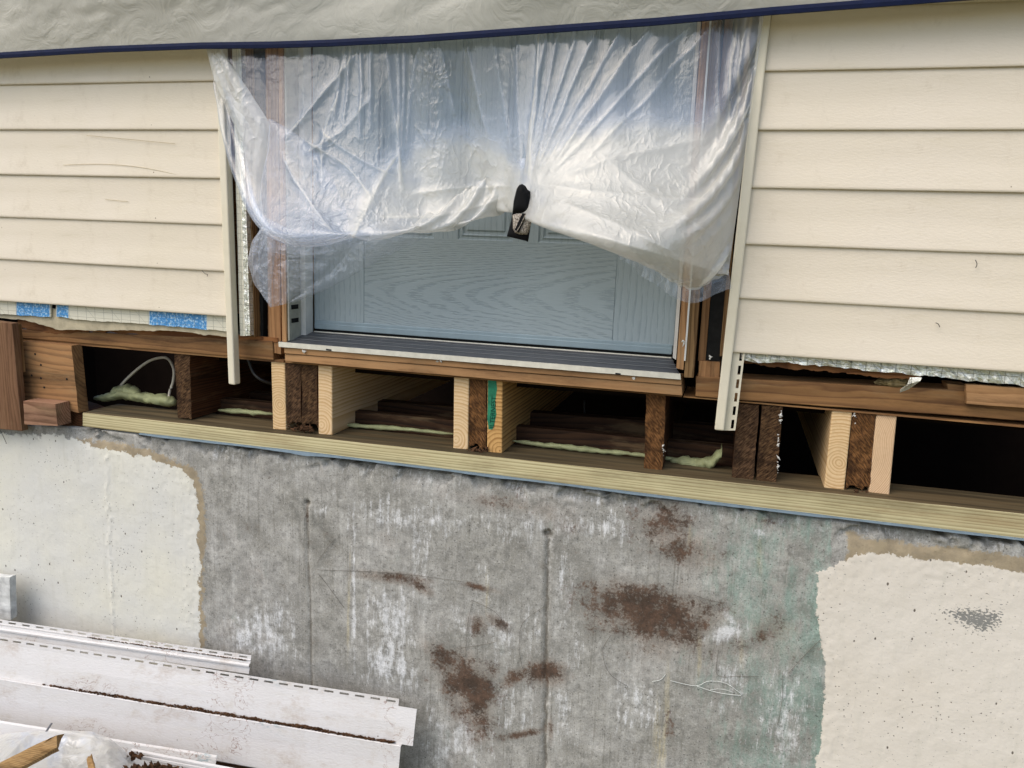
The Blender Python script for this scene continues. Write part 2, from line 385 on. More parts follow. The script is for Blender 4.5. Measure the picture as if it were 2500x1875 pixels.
def m_concrete():
    g = G('foundation_concrete', .9, .2); co = g.co()
    at = lambda n: g.attr(n).outputs['Fac']
    n1 = g.noise(co, 4.2, 8, .68); n2 = g.noise(co, 26, 8, .72); n3 = g.noise(co, 130, 4, .65); big = g.noise(co, 2.1, 4, .6)
    fb = g.noise(co, 24, 12, .78)
    stv = g.mp(co, (22, 1, 2.0)); st = g.noise(stv, 1.5, 8, .75)
    stf = g.noise(g.mp(co, (90, 1, 3)), 1.5, 4, .7)
    col = g.ramp(n1, (.3, '#807f78'), (.44, '#9a9891'), (.56, '#aaa8a2'), (.7, '#bdbbb6'))
    col = g.mix(g.math('MULTIPLY', g.step(big, .42, .62), .35), col, '#7e7d78')
    col = g.mix(g.math('MULTIPLY', g.step(fb, .44, .66), .6), col, '#6c6a63')
    col = g.mix(g.math('MULTIPLY', g.math('MULTIPLY', g.step(st, .48, .7), g.step(n1, .42, .62)), .75), col, '#c4c3be')
    col = g.mix(g.math('MULTIPLY', g.math('MULTIPLY', g.step(stf, .5, .7), g.step(big, .65, .4)), .6), col, '#6e6b62')
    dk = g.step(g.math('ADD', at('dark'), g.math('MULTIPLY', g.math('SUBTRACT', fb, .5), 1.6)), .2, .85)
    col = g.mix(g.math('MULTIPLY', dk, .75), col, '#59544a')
    ye = g.step(g.math('ADD', at('yellow'), g.math('MULTIPLY', g.math('SUBTRACT', st, .5), 2.4)), .4, 1.1)
    col = g.mix(g.math('MULTIPLY', ye, .55), col, '#b8ab84')
    gr = g.step(g.math('ADD', at('green'), g.math('ADD', g.math('MULTIPLY', g.math('SUBTRACT', g.noise(g.mp(co, (16, 1, 5)), 1.5, 8, .75), .5), 2.2), g.math('MULTIPLY', g.math('SUBTRACT', n1, .5), 1.2))), .22, .85)
    col = g.mix(g.math('MULTIPLY', gr, .55), col, g.mix(g.step(fb, .4, .6), '#86a99b', '#587468'))
    wh = g.step(g.math('ADD', at('white'), g.math('ADD', g.math('MULTIPLY', g.math('SUBTRACT', g.noise(g.mp(co, (38, 1, 6)), 1.6, 10, .8), .5), 2.6), g.math('MULTIPLY', g.math('SUBTRACT', fb, .5), 1.6))), .38, .9)
    col = g.mix(g.math('MULTIPLY', wh, .85), col, '#d6d7d7')
    nsum = g.math('ADD', g.math('MULTIPLY', g.math('SUBTRACT', fb, .5), 3.2), g.math('MULTIPLY', g.math('SUBTRACT', n3, .5), 1.3))
    br = g.step(g.math('ADD', at('brown'), nsum), .3, .92)
    br2 = g.step(g.math('ADD', at('brown'), g.math('MULTIPLY', g.math('SUBTRACT', n1, .5), 2.2)), .1, .8)
    col = g.mix(g.math('MULTIPLY', g.step(n3, .52, .72), .4), col, '#c6c5c0')
    col = g.mix(g.math('MULTIPLY', g.step(g.noise(co, 95, 6, .8), .55, .72), .6), col, '#57554f')
    col = g.mix(g.math('MULTIPLY', br2, .5), col, '#857667')
    col = g.mix(g.math('MULTIPLY', br, .9), col, g.mix(g.step(n2, .35, .65), '#38291f', '#553f31'))
    gr0 = g.noise(co, 48, 8, .72); col = g.mix(.55, col, g.ramp(gr0, (.33, (.16, .16, .155, 1)), (.5, (.5, .5, .5, 1)), (.67, (.86, .86, .86, 1))), 'OVERLAY')
    gr1 = g.noise(co, 240, 3, .7); col = g.mix(.34, col, g.ramp(gr1, (.3, (.25, .25, .24, 1)), (.5, (.52, .52, .52, 1)), (.7, (.8, .8, .8, 1))), 'OVERLAY')
    crumb = g.vor(co, 160)
    col = g.mix(g.math('MULTIPLY', g.step(crumb, .2, .12), .45), col, '#3c3a35')
    pit = g.vor(co, 75); pm = g.step(pit, .15, .09)
    col = g.mix(g.math('MULTIPLY', pm, .55), col, '#3d3b36')
    # paint and parge
    pn = g.math('ADD', g.math('MULTIPLY', g.math('SUBTRACT', fb, .5), 1.5), g.math('MULTIPLY', g.math('SUBTRACT', n3, .5), .7))
    pg = g.step(g.math('ADD', at('parge'), g.math('ADD', g.math('MULTIPLY', pn, 1.8), g.math('MULTIPLY', g.math('SUBTRACT', n1, .5), 1.6))), -.1, .25)
    pcol = g.mix(g.step(n2, .4, .65), '#a39479', '#8d8069')
    col = g.mix(g.math('MULTIPLY', pg, .92), col, pcol)
    pa = g.step(g.math('ADD', at('paint'), pn), -.04, .04)
    wv = g.noise(co, 2.3, 4, .6)
    sp = g.vor(g.mp(co, (1, 1, 1)), 80); spn = g.noise(co, 5, 3, .6)
    spm = g.math('MULTIPLY', g.step(sp, .15, .09), g.step(spn, .44, .6))
    sp2 = g.vor(g.mp(co, (1, 1, .6), loc=(.37, 0, .11)), 26)
    spm = g.math('MAXIMUM', spm, g.step(sp2, .075, .045))
    paint = g.mix(g.step(wv, .35, .68), at('warm') and g.mix(at('warm'), '#d2d1ca', '#d8d1c5'), g.mix(at('warm'), '#d9d6c6', '#d3cbbd'))
    paint = g.mix(g.math('MULTIPLY', g.step(g.noise(g.mp(co, (40, 1, 5)), 1, 4, .6), .52, .75), .22), paint, '#b6b4a4')
    paint = g.mix(g.math('MULTIPLY', spm, .85), paint, '#44382c')
    col = g.mix(pa, col, paint)
    hole = g.step(g.math('ADD', at('hole'), g.math('MULTIPLY', g.math('SUBTRACT', g.noise(g.mp(co, (85, 1, 150), rot=(0, .5, 0)), 1.6, 2, .5), .5), 3.2)), .55, .75)
    col = g.mix(hole, col, '#85847f')
    edge = g.math('MULTIPLY', pa, g.math('SUBTRACT', 1, g.step(g.math('ADD', at('paint'), pn), .0, .35)))
    col = g.mix(g.math('MULTIPLY', g.math('MULTIPLY', edge, g.step(n2, .52, .66)), .5), col, '#5b4a38')
    g.set('Base Color', col)
    h = g.math('ADD', g.math('MULTIPLY', n2, .5), g.math('MULTIPLY', n3, .35))
    h = g.math('ADD', h, g.math('MULTIPLY', stf, .2)); h = g.math('SUBTRACT', h, g.math('MULTIPLY', pm, .5))
    hp = g.math('ADD', g.math('ADD', g.math('MULTIPLY', g.noise(co, 45, 4, .65), .38), g.math('MULTIPLY', g.noise(co, 130, 3, .6), .35)), g.math('MULTIPLY', spm, -.8))
    hp = g.math('ADD', hp, g.math('MULTIPLY', g.noise(g.mp(co, (60, 1, 18)), 1, 3, .6), .25))
    hm = g.n('Mix', data_type='FLOAT'); g.t.links.new(pa, hm.inputs[0]); g.t.links.new(h, hm.inputs[2]); g.t.links.new(hp, hm.inputs[3])
    hh = g.math('ADD', hm.outputs[0], g.math('MULTIPLY', pa, .45)); hh = g.math('ADD', hh, g.math('MULTIPLY', wh, .12)); hh = g.math('SUBTRACT', hh, g.math('MULTIPLY', hole, .3))
    g.set('Normal', g.bump(hh, .5, .0035)); return g.m
M_conc = m_concrete()

def m_foil(name, printed):
    """foil faced insulation board: crinkled facing with a scrim grid, optionally with printed blocks"""
    g = G(name, .25, .6); co = g.co('Object')
    sep = g.n('SeparateXYZ', {0: co})
    def lines(ax, period, w):
        f = g.math('FRACT', g.math('MULTIPLY', sep.outputs[ax], 1 / period)); return g.math('LESS_THAN', f, w)
    scr = g.math('MAXIMUM', lines(0, .03, .05), lines(2, .017, .07))
    dg = g.math('FRACT', g.math('MULTIPLY', g.math('ADD', sep.outputs[0], sep.outputs[2]), 1 / .085))
    scr = g.math('MAXIMUM', scr, g.math('LESS_THAN', dg, .015))
    cr = g.noise(co, 70, 5, .7, 1.0); cr2 = g.vor(co, 55, 'Distance', 'F1')
    if printed:
        at = g.attr('print').outputs['Fac']
        wear = g.math('MULTIPLY', g.step(g.noise(co, 160, 3, .7), .5, .6), 1.0)
        blue = g.mix(g.step(g.noise(co, 190, 3, .7), .5, .62), '#3f8ecd', '#b4d8ee')
        col = g.mix(at, '#ddd9c6', blue)
        col = g.mix(g.math('MULTIPLY', scr, .45), col, '#5c5c50')
        g.set('Base Color', col); g.set('Metallic', .1); g.set('Roughness', .4)
        g.set('Normal', g.bump(cr, .35, .003))
    else:
        col = g.mix(g.step(cr, .35, .7), '#f0f0ea', '#d5d7c0')
        col = g.mix(g.math('MULTIPLY', scr, .55), col, '#2e2f28')
        g.set('Base Color', col); g.set('Metallic', .6); g.set('Roughness', .25)
        g.set('Normal', g.bump(g.math('ADD', cr, g.math('MULTIPLY', cr2, .6)), .8, .006))
    return g.m
M_foilp = m_foil('printed_foil_board', True)
M_foil = m_foil('silver_foil', False)

def m_door():
    g = G('blue_grey_door_skin', .5, .35); co = g.co()
    ver = g.attr('vgrain').outputs['Fac']
    # flat sawn figure of the embossed skin: nested arches lying along the rail, upright grain in the stiles
    sp_ = g.n('SeparateXYZ', {0: co}); X_, Z_ = sp_.outputs[0], sp_.outputs[2]
    wob = g.math('MULTIPLY', g.math('SUBTRACT', g.noise(g.mp(co, (3, 1, 14)), 1.3, 3, .55), .5), .16)
    zc = g.math('ADD', g.math('SUBTRACT', Z_, RAILZ), g.math('MULTIPLY', wob, .18))
    def arch(a, x0, sgn, fr, zoff):
        zq = g.math('ADD', zc, zoff)
        ph = g.math('SUBTRACT', g.math('MULTIPLY', g.math('ADD', X_, x0), sgn), g.math('MULTIPLY', g.math('MULTIPLY', zq, zq), a))
        ph = g.math('ADD', ph, wob)
        f = g.math('FRACT', g.math('MULTIPLY', ph, fr)); return g.ramp(f, (0, (0, 0, 0, 1)), (.45, (.05,) * 3 + (1,)), (.62, (1, 1, 1, 1)), (.9, (.9,) * 3 + (1,)), (1, (0, 0, 0, 1)))
    hb = arch(70, .1, 1, 13, 0); hb2 = arch(45, -.25, 1, 11, -.015)
    hb = g.mix(g.step(g.math('ADD', X_, g.math('MULTIPLY', wob, 1.2)), .10, .16), hb, hb2)
    vb = g.ramp(g.math('FRACT', g.math('MULTIPLY', g.math('ADD', X_, g.math('MULTIPLY', g.noise(g.mp(co, (6, 1, 1.5)), 1, 3), .05)), 70)), (0, (0, 0, 0, 1)), (.5, (.1,) * 3 + (1,)), (.9, (1, 1, 1, 1)), (1, (0, 0, 0, 1)))
    hp = g.noise(g.mp(co, (38, 1, 300)), 1, 3, .6); vp = g.noise(g.mp(co, (300, 1, 30)), 1, 3, .6)
    band = g.mix(ver, hb, vb); pore = g.mix(ver, hp, vp)
    dm = g.math('MULTIPLY', g.step(pore, .38, .58), g.math('ADD', .12, g.math('MULTIPLY', band, .95)), True)
    col = g.mix(g.math('MULTIPLY', dm, .45), '#9da9ad', '#748287')
    col = g.mix(g.math('MULTIPLY', g.step(g.noise(co, 6, 5, .6), .4, .7), .25), col, '#8b979a')
    g.set('Base Color', col); g.set('Normal', g.bump(g.math('MULTIPLY', dm, -1), .35, .0012)); return g.m
M_door = m_door()

def m_tarp():
    g = G('grey_tarp_fabric', .55, .3); co = g.co()
    a = g.noise(co, 4, 5, .6); fine = g.noise(co, 90, 4, .7)
    col = g.mix(g.step(a, .35, .7), '#c6c4b8', '#b2b1a6')
    col = g.mix(g.math('MULTIPLY', g.step(fine, .5, .75), .25), col, '#a5a294')
    wv = g.noise(g.mp(co, (900, 900, 900)), 1, 1); g.set('Base Color', col)
    rd = g.math('ABSOLUTE', g.math('SUBTRACT', g.noise(co, 13, 5, .55, 1.0), .5)); nb = g.bump(rd, .42, .02); nb = g.bump(g.noise(co, 5, 2, .5), .15, .03, nb); nb = g.bump(wv, .15, .0005, nb)
    g.set('Normal', nb); g.set('Roughness', .5); g.set('Sheen Weight', .1)
    tr = g.n('BsdfTranslucent', {'Color': C('#c9c5ae')})
    mx = g.n('MixShader', {0: .35, 1: g.b.outputs[0], 2: tr.outputs[0]}); g.t.links.new(mx.outputs[0], g.out.inputs['Surface']); return g.m
M_tarp = m_tarp()

def m_film(name, base=.085, hazeamp=.8, gloss=.095, sky_tint='#cdd9ee', layered=False):
    """clear polythene film: mostly transparent, a little milky scatter, sharp sky reflections on crinkles"""
    g = G(name); co = g.co('Object'); hz = g.attr('haze').outputs['Fac']; ck = g.attr('crk').outputs['Fac']
    w = g.n('VectorMath', {0: g.noise(co, 14, 2, .5, col=True), 'Scale': .05}, operation='SCALE').outputs[0]
    v = g.n('VectorMath', {0: co, 1: w}, operation='ADD').outputs[0]
    def rdg(sc, stretch):
        n = g.noise(g.mp(v, stretch), sc, 2, .5); return g.math('SUBTRACT', 1, g.math('MULTIPLY', g.math('ABSOLUTE', g.math('SUBTRACT', n, .5)), 5), True)
    r1 = rdg(26, (1.2, 1, .7)); r2 = rdg(62, (1, 1, .8)); soft = g.noise(v, 9, 2, .5)
    nb = g.bump(soft, .35, .012)
    kk = g.math('ADD', .05, ck, True)
    nb = g.bump(g.math('MULTIPLY', g.math('POWER', r1, 2), kk), .9, .005, nb); nb = g.bump(g.math('MULTIPLY', g.math('POWER', r2, 2), kk), .8, .002, nb)
    tra = g.n('BsdfTransparent', {'Color': (.975, .98, .985, 1)}).outputs[0]
    tcol = g.mix(g.step(hz, .1, .6), sky_tint, '#e2e0d8')  # blue scatter colour paints in the sky's sheen on clear film, warm white where milky
    dif = g.n('BsdfDiffuse', {'Color': tcol, 'Normal': nb}).outputs[0]
    trl = g.n('BsdfTranslucent', {'Color': tcol, 'Normal': nb}).outputs[0]
    sc = g.n('MixShader', {0: .3, 1: dif, 2: trl}).outputs[0]
    gl = g.n('BsdfGlossy', {'Color': (1, 1, 1, 1), 'Roughness': .15, 'Normal': nb}).outputs[0]
    lw = g.n('LayerWeight', {'Blend': .35, 'Normal': nb}).outputs['Facing']
    am = g.math('MULTIPLY', hz, hazeamp)
    if not layered: am = g.math('ADD', am, g.math('ADD', base, g.math('MULTIPLY', g.math('POWER', lw, 3), .3)))
    am = g.math('MINIMUM', am, .66)
    s1 = g.n('MixShader', {0: am, 1: tra, 2: sc}).outputs[0]
    gf = g.math('ADD', gloss * .5, g.math('MULTIPLY', g.math('POWER', lw, 2), gloss * 2.2)); gf = g.math('MINIMUM', gf, .6)
    if layered: gf = g.math('MULTIPLY', gf, g.math('MULTIPLY', hz, 1.2))
    s2 = g.n('MixShader', {0: gf, 1: s1, 2: gl}).outputs[0]
    g.t.links.new(s2, g.out.inputs['Surface']); return g.m
M_film = m_film('clear_polythene')
M_film3 = m_film('clear_polythene_inner', 0, .9, .12, layered=True)
M_film2 = m_film('white_polythene', .45, .4, .14)

def m_camo():
    g = G('grey_camo_fabric', .9, .1); co = g.co()
    a = g.vor(co, 420, 'Color'); s_ = g.n('SeparateColor', {0: a}).outputs[0]
    col = g.ramp(s_, (.0, '#57504a'), (.3, '#8d8377'), (.55, '#a99f92'), (.8, '#6d655c')); col_n = g.mix(g.step(g.noise(co, 300, 2), .5, .6), col, '#b8b0a4')
    g.set('Base Color', col_n); g.set('Normal', g.bump(s_, .4, .001)); return g.m
M_camo = m_camo()

# ------------------------------------------------------------------ ground and concrete foundation
gs = np.linspace(-60, 60, 41)
gx, gy = np.meshgrid(gs, gs); gz = (fbm(gx * .4, gy * .4, 0, 3) - .5) * .05
ground = obj('ground', np.stack([gx, gy, gz], -1).reshape(-1, 3), gridfaces(41, 41), M_ground, smooth=True, origin=(0, 0, 0)); tag(ground, kind='structure')

YC = .016
def topline(x_px): return np.interp(x_px, [-400, 0, 178, 2212, 2700], [866, 916, 925, 1176, 1237])
# world z of the wall top as a function of world X
xs_px = np.linspace(-420, 2700, 60); tl = np.array([P(a, b, YC) for a, b in zip(xs_px, topline(xs_px))])
def ztop(X): return np.interp(X, tl[:, 0], tl[:, 2])
ux = np.concatenate([np.linspace(-4.2, -2.3, 12)[:-1], np.arange(-2.3, .86, .0048), np.linspace(.87, 3.2, 12)])
nvz = 250
vv = np.linspace(0, 1, nvz)
X, V = np.meshgrid(ux, vv); ZT = ztop(X); Z = ZT * (1 - V) + 0.0 * V
zmin = .02
Z = ZT - (ZT - (-.3)) * np.where(V < .93, V * 1.02, .9486 + (V - .93) * .734)
px, py = pix(X, np.full_like(X, YC), Z)
wob = (fbm(px / 26, py / 26, 0, 5, 4) - .5) * 24 + (vn(px / 6, py / 6, 0, 77) - .5) * 13
paintL = poly_sd(px + wob * .5, py + wob, [(-900, 930), (50, 937), (120, 942), (190, 957), (260, 978), (330, 992), (392, 1012), (421, 1042), (430, 1100), (428, 1170), (435, 1220), (430, 1290), (432, 1395), (430, 1700), (425, 2600), (-900, 2600)])
paintR = poly_sd(px + wob * .5, py + wob * .7, [(1752, 2600), (1762, 1660), (1772, 1600), (1780, 1500), (1784, 1440), (1770, 1375), (1763, 1290), (1768, 1238), (1800, 1222), (1828, 1215), (1845, 1190), (1900, 1196), (2000, 1206), (2100, 1216), (2212, 1236), (3200, 1330), (3200, 2600)])
paint = np.maximum(paintL, paintR)
pargeL = poly_sd(px + wob * .4, py + wob * .8, [(165, 946), (230, 950), (300, 965), (370, 985), (420, 1010), (440, 1050), (447, 1120), (443, 1220), (440, 1300), (446, 1400), (440, 2600), (400, 2600), (400, 1040), (300, 1010), (180, 985)])
pargeR = poly_sd(px + wob * .15, py + wob * .6, [(1829, 1150), (1900, 1166), (2000, 1178), (2080, 1180), (2160, 1200), (2212, 1208), (2700, 1260), (2700, 1400), (1829, 1260)])
parge = np.maximum(pargeL, pargeR)
def ell(cx_, cy_, rx, ry, rot=0, soft=.75):
    a = math.radians(rot); dx, dy = px - cx_, py - cy_
    u = (dx * math.cos(a) + dy * math.sin(a)) / rx; v = (-dx * math.sin(a) + dy * math.cos(a)) / ry
    return np.clip((1 + soft - np.hypot(u, v)) / (2 * soft), 0, 1)
def spoly(p, soft=14):
    soft = soft * 1.9
    return np.clip(poly_sd(px + wob * .5, py + wob * .5, p) / soft * .5 + .5, 0, 1)
mx = np.maximum
brown = ell(1420, 1320, 150, 46, 12) * 1.0
brown = mx(brown, spoly([(1262, 1322), (1330, 1285), (1400, 1272), (1480, 1290), (1545, 1330), (1590, 1372), (1540, 1392), (1440, 1398), (1380, 1385), (1300, 1350)], 26))
brown = mx(brown, spoly([(922, 1398), (1005, 1405), (1060, 1452), (1078, 1500), (1055, 1560), (1040, 1600), (1000, 1540), (960, 1480)], 20))
brown = mx(brown, mx(ell(1112, 1462, 40, 14, -30), ell(1178, 1452, 42, 26, 10)))
brown = mx(brown, mx(ell(850, 1248, 66, 11, 6) * .9, ell(910, 1268, 26, 9, 35) * .9))
brown = mx(brown, mx(ell(1040, 1270, 40, 7, 12) * .8, mx(ell(1030, 1350, 18, 22) * .7, ell(1075, 1345, 28, 10, 35) * .75)))
brown = mx(brown, mx(ell(1430, 1130, 60, 55, 0, .8) * .75, mx(ell(1470, 1185, 70, 40, 20, .8) * .7, ell(1120, 1092, 120, 22, 8, .8) * .45)))
brown = mx(brown, mx(ell(1130, 1585, 60, 8, -10) * .75, mx(ell(1190, 1580, 6, 28) * .6, ell(1650, 1125, 40, 20) * .5)))
brown = mx(brown, mx(ell(1450, 1585, 14, 40) * .6, mx(ell(1690, 1610, 30, 30) * .5, ell(1660, 1360, 60, 30, 0, .8) * .55)))
brown = mx(brown, mx(ell(1600, 1400, 110, 40, 0, .9) * .4, ell(1230, 1135, 40, 40, 0, .8) * .3))
white = np.zeros_like(px)
for p in ([(790, 1275), (905, 1270), (900, 1430), (885, 1480), (790, 1470)], [(1068, 1335), (1100, 1335), (1105, 1410), (1070, 1425)], [(1198, 1130), (1232, 1130), (1225, 1310), (1205, 1300)],
          [(1135, 1070), (1180, 1080), (1175, 1125), (1130, 1110)], [(790, 1080), (880, 1085), (900, 1140), (800, 1120)], [(885, 1150), (925, 1150), (930, 1265), (890, 1260)], [(930, 1085), (985, 1090), (980, 1130), (930, 1120)],
          [(1080, 1480), (1130, 1490), (1140, 1570), (1090, 1570)], [(1198, 1495), (1240, 1490), (1240, 1590), (1200, 1590)], [(1140, 1330), (1160, 1330), (1160, 1420), (1140, 1410)], [(1030, 1230), (1055, 1230), (1058, 1330), (1035, 1330)],
          [(480, 1330), (620, 1300), (640, 1420), (500, 1420)], [(930, 1545), (1050, 1560), (1040, 1659), (930, 1659)], [(1330, 1470), (1400, 1460), (1420, 1560), (1340, 1560)], [(1550, 1440), (1600, 1440), (1590, 1540), (1550, 1530)],
          [(1660, 1480), (1740, 1450), (1730, 1659), (1650, 1659)], [(1220, 1360), (1240, 1350), (1240, 1450), (1225, 1450)], [(980, 1330), (1010, 1330), (1000, 1390), (985, 1390)]):
    white = mx(white, spoly(p, 30) * .76)
white = mx(white, ell(765, 1280, 5, 220) * .8); white = mx(white, ell(1570, 1365, 48, 20, -20) * .95); brown = brown * (1 - .8 * ell(1572, 1362, 46, 18, -20)); white = mx(white, ell(1580, 1340, 30, 10, 40) * .8)
white = mx(white, ell(1640, 1150, 30, 14) * .5); white = mx(white, ell(700, 1100, 30, 40) * .5)
band = np.exp(-((py - 1118 - (px - 900) * .05) / 45) ** 2) * sst(700, 780, px) * (1 - sst(1330, 1420, px)); white = mx(white, band * .5)
white = mx(white, (1 - sst(.0, 34, py - topline(px) - 18)) * .38 * sst(420, 470, px))
green = sst(1400, 1640, px) * (1 - sst(1795, 1800, px)) * .52
green = mx(green, np.exp(-((px - 1765) / 26) ** 2) * sst(1190, 1300, py) * .8); green = mx(green, ell(1600, 1180, 60, 60, 0, .8) * .45); green = mx(green, ell(1690, 1200, 60, 80, 0, .8) * .55)
green = mx(green, ell(1530, 1470, 60, 60, 0, .9) * .45); green = mx(green, ell(1570, 1570, 50, 120, 0, .8) * .45); green = mx(green, ell(1550, 1250, 20, 70) * .5)
yellow = ell(1440, 1500, 9, 200, 3) * .75 * sst(1380, 1420, py)
for a, b, c, d in ((1512, 1420, 9, 80), (1052, 1290, 7, 80), (1420, 1600, 16, 110), (1640, 1200, 10, 70), (1600, 1420, 7, 60), (755, 1250, 5, 190), (1490, 1160, 8, 40)): yellow = mx(yellow, ell(a, b, c, d, 2) * .75)
s1x = 662 + (py - 1080) * .03; s2x = 1184 - (py - 1150) * .016
def seam(sx, y0, w): return np.exp(-((px - sx) / w) ** 2) * sst(y0 - 8, y0 + 6, py)
seam1 = seam(s1x + (fbm(py / 30, 0 * py, 0, 51) - .5) * 5, 1080, 3.0); seam2 = seam(s2x + (fbm(py / 25, 0 * py, 0, 52) - .5) * 8, 1150, 4.5)
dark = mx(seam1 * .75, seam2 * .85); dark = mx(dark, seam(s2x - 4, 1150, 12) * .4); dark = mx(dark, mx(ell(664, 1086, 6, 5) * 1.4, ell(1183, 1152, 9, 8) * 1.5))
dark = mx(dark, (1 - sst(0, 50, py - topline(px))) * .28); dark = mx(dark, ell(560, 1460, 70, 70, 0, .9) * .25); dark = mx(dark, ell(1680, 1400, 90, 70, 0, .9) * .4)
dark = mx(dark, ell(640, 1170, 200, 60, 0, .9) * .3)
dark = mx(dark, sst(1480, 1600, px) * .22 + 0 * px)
brown = mx(brown, ell(663, 1105, 4, 24) * .8)
hole = np.clip(poly_sd(px, py, [(2035, 1318), (2100, 1312), (2165, 1320), (2160, 1350), (2120, 1368), (2080, 1352)]) / 14 * .5 + .4, 0, 1)
pm_ = sst(-3, 3, paint) ; relief = -.0014 * pm_
relief = relief - .0012 * sst(-3, 3, parge) * (1 - pm_)
rough = (fbm(X * 24, Z * 24, 0, 11, 4) - .5) * .0035 * (1 - .4 * pm_) + (fbm(X * 6, Z * 6, 0, 12, 3) - .5) * .004
lumpy = (fbm(X * 110, Z * 90, 0, 21, 4) - .5) * .0036 * pm_ * mx(np.exp(-(np.abs(paint) / 60) ** 2), .25)
Yg = YC + relief + rough + lumpy + seam1 * .004 + seam2 * .006 + ell(664, 1086, 5, 4) * .008 + ell(1183, 1152, 7, 6) * .012
crackx = 232 + (py - 960) * .03 + (fbm(py / 14, 0 * py, 0, 41, 3) - .5) * 16
crk = np.exp(-((px - crackx) / 2.2) ** 2) * sst(935, 960, py); Yg -= crk * .005 * (fbm(py / 9, px / 9, 0, 8) * 1.6 - .3)
chip = sst(.46, .58, fbm(X * 20, Z * 24, 0, 31, 4)) * np.exp(-((ZT - Z) / .030) ** 2) * sst(150, 200, px); Yg += chip * .022
Zg = Z - chip * .008 * np.exp(-((ZT - Z) / .006) ** 2)
# back and top of the wall close the body
nu = len(ux)
front = np.stack([X, Yg, Zg], -1).reshape(-1, 3)
topb = np.stack([ux, np.full(nu, YC + .21), ztop(ux)], -1)
botb = np.stack([ux, np.full(nu, YC + .21), np.full(nu, -.3)], -1)
Vv = np.concatenate([front, topb, botb]); F = [(a, d, c, b) for a, b, c, d in gridfaces(nu, nvz)]
F = gridfaces(nu, nvz)
F = [(a, d_, c_, b) for (a, b, c_, d_) in F]
o1 = nu * nvz; o2 = o1 + nu
for i in range(nu - 1):
    F.append((i, i + 1, o1 + i + 1, o1 + i)); F.append((o1 + i, o1 + i + 1, o2 + i + 1, o2 + i))
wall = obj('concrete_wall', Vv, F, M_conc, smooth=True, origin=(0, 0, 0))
tag(wall, 'concrete foundation wall, bare grey and stained in the middle with cream paint at both ends', 'wall')
ext = np.zeros(2 * nu)
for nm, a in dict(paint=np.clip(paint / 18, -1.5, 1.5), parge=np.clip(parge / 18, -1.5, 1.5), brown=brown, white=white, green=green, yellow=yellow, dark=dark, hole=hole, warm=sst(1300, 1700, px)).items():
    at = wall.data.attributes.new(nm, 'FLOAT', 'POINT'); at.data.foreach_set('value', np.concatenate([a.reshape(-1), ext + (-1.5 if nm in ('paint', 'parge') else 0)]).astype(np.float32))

# ------------------------------------------------------------------ sill plate and the blue seal under it
def zplank(name, front_px, Y, depth, m, **k): return hexa(name, front_px, Y, depth, k.pop('n', (40, 3, 3)), m, **k)
plate_px = [z4(495, 1000), (3000, 1195.3), (3000, 1262), z4(495, 1083)]
sp = hexa('sill_plate', plate_px, .014, .14, (80, 4, 3), M_pt, rough=.0010, freq=12, seed=3, bevel=.002)
tag(sp, 'long treated sill plate of yellowish pine on top of the concrete wall', 'plank')
seal_v = []; xs = np.linspace(300, 3000, 150)
for x in xs:
    y = np.interp(x, [178, 700, 1106, 1650, 2212, 2330, 3000], [921, 981, 1031, 1098, 1164, 1178, 1259]); n_ = float(fbm(x / 60, 3.1, 0, 9, 3))
    sag = 1 + 3 * n_ + 7 * math.exp(-((x - 655) / 30) ** 2)
    t_ = 2 + 3 * n_
    a = P(x, y + 1, .008 - .004 * n_); b = P(x, y + 1 + t_ * .7 + sag * .5, .003 - .006 * n_); seal_v.append((a, b))
sv = []; 
for a, b in seal_v:
    sv += [a, b, (b[0], .05, b[2] + .002), (a[0], .05, a[2])]
sf = []
for i in range(len(xs) - 1):
    for k in range(4): sf.append((i * 4 + k, i * 4 + (k + 1) % 4, (i + 1) * 4 + (k + 1) % 4, (i + 1) * 4 + k))
ss = obj('sill_seal', sv, sf, M_blue_seal); fixn(ss)
tag(ss, 'thin pale blue foam strip squeezed out under the treated sill plate', 'seal strip')

# ------------------------------------------------------------------ dark space behind the joists
zb = P(1106, 860, .055)[2]
base = empty('basement_interior', (-.4, 1.4, zb - 1.2), None, None); tag(base, kind='structure')
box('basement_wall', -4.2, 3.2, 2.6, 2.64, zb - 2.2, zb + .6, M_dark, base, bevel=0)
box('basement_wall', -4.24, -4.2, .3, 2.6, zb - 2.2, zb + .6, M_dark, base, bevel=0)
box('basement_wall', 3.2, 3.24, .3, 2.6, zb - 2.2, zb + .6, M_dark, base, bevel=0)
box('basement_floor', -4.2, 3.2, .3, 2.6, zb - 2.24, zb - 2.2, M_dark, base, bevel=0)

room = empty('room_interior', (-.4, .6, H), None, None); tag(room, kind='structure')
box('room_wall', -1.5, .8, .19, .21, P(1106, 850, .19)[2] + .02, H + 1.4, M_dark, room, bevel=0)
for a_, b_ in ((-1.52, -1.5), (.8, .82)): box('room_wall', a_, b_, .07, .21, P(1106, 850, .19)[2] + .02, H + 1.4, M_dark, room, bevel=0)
# subfloor sheets over the joists
for nm, pts, lab in (('subfloor_sheet', [z4(110, 552), z4(1702, 688), z4(1702, 702), z4(110, 566)], 'thin dark subfloor edge under the left bottom plate'),
                     ('subfloor_sheet', [z4(1712, 694), z5(2125, 902), z5(2125, 908), z4(1712, 701)], 'thin subfloor edge under the door sill boards'),
                     ('subfloor_sheet', [z5(2135, 902), (3100, 995.6), (3100, 1003), z5(2135, 909)], 'thin dark subfloor edge under the right bottom plate')):
    tag(prism(nm, pts, .05, 2.5, M_plate, bevel=0), lab, 'floor board')

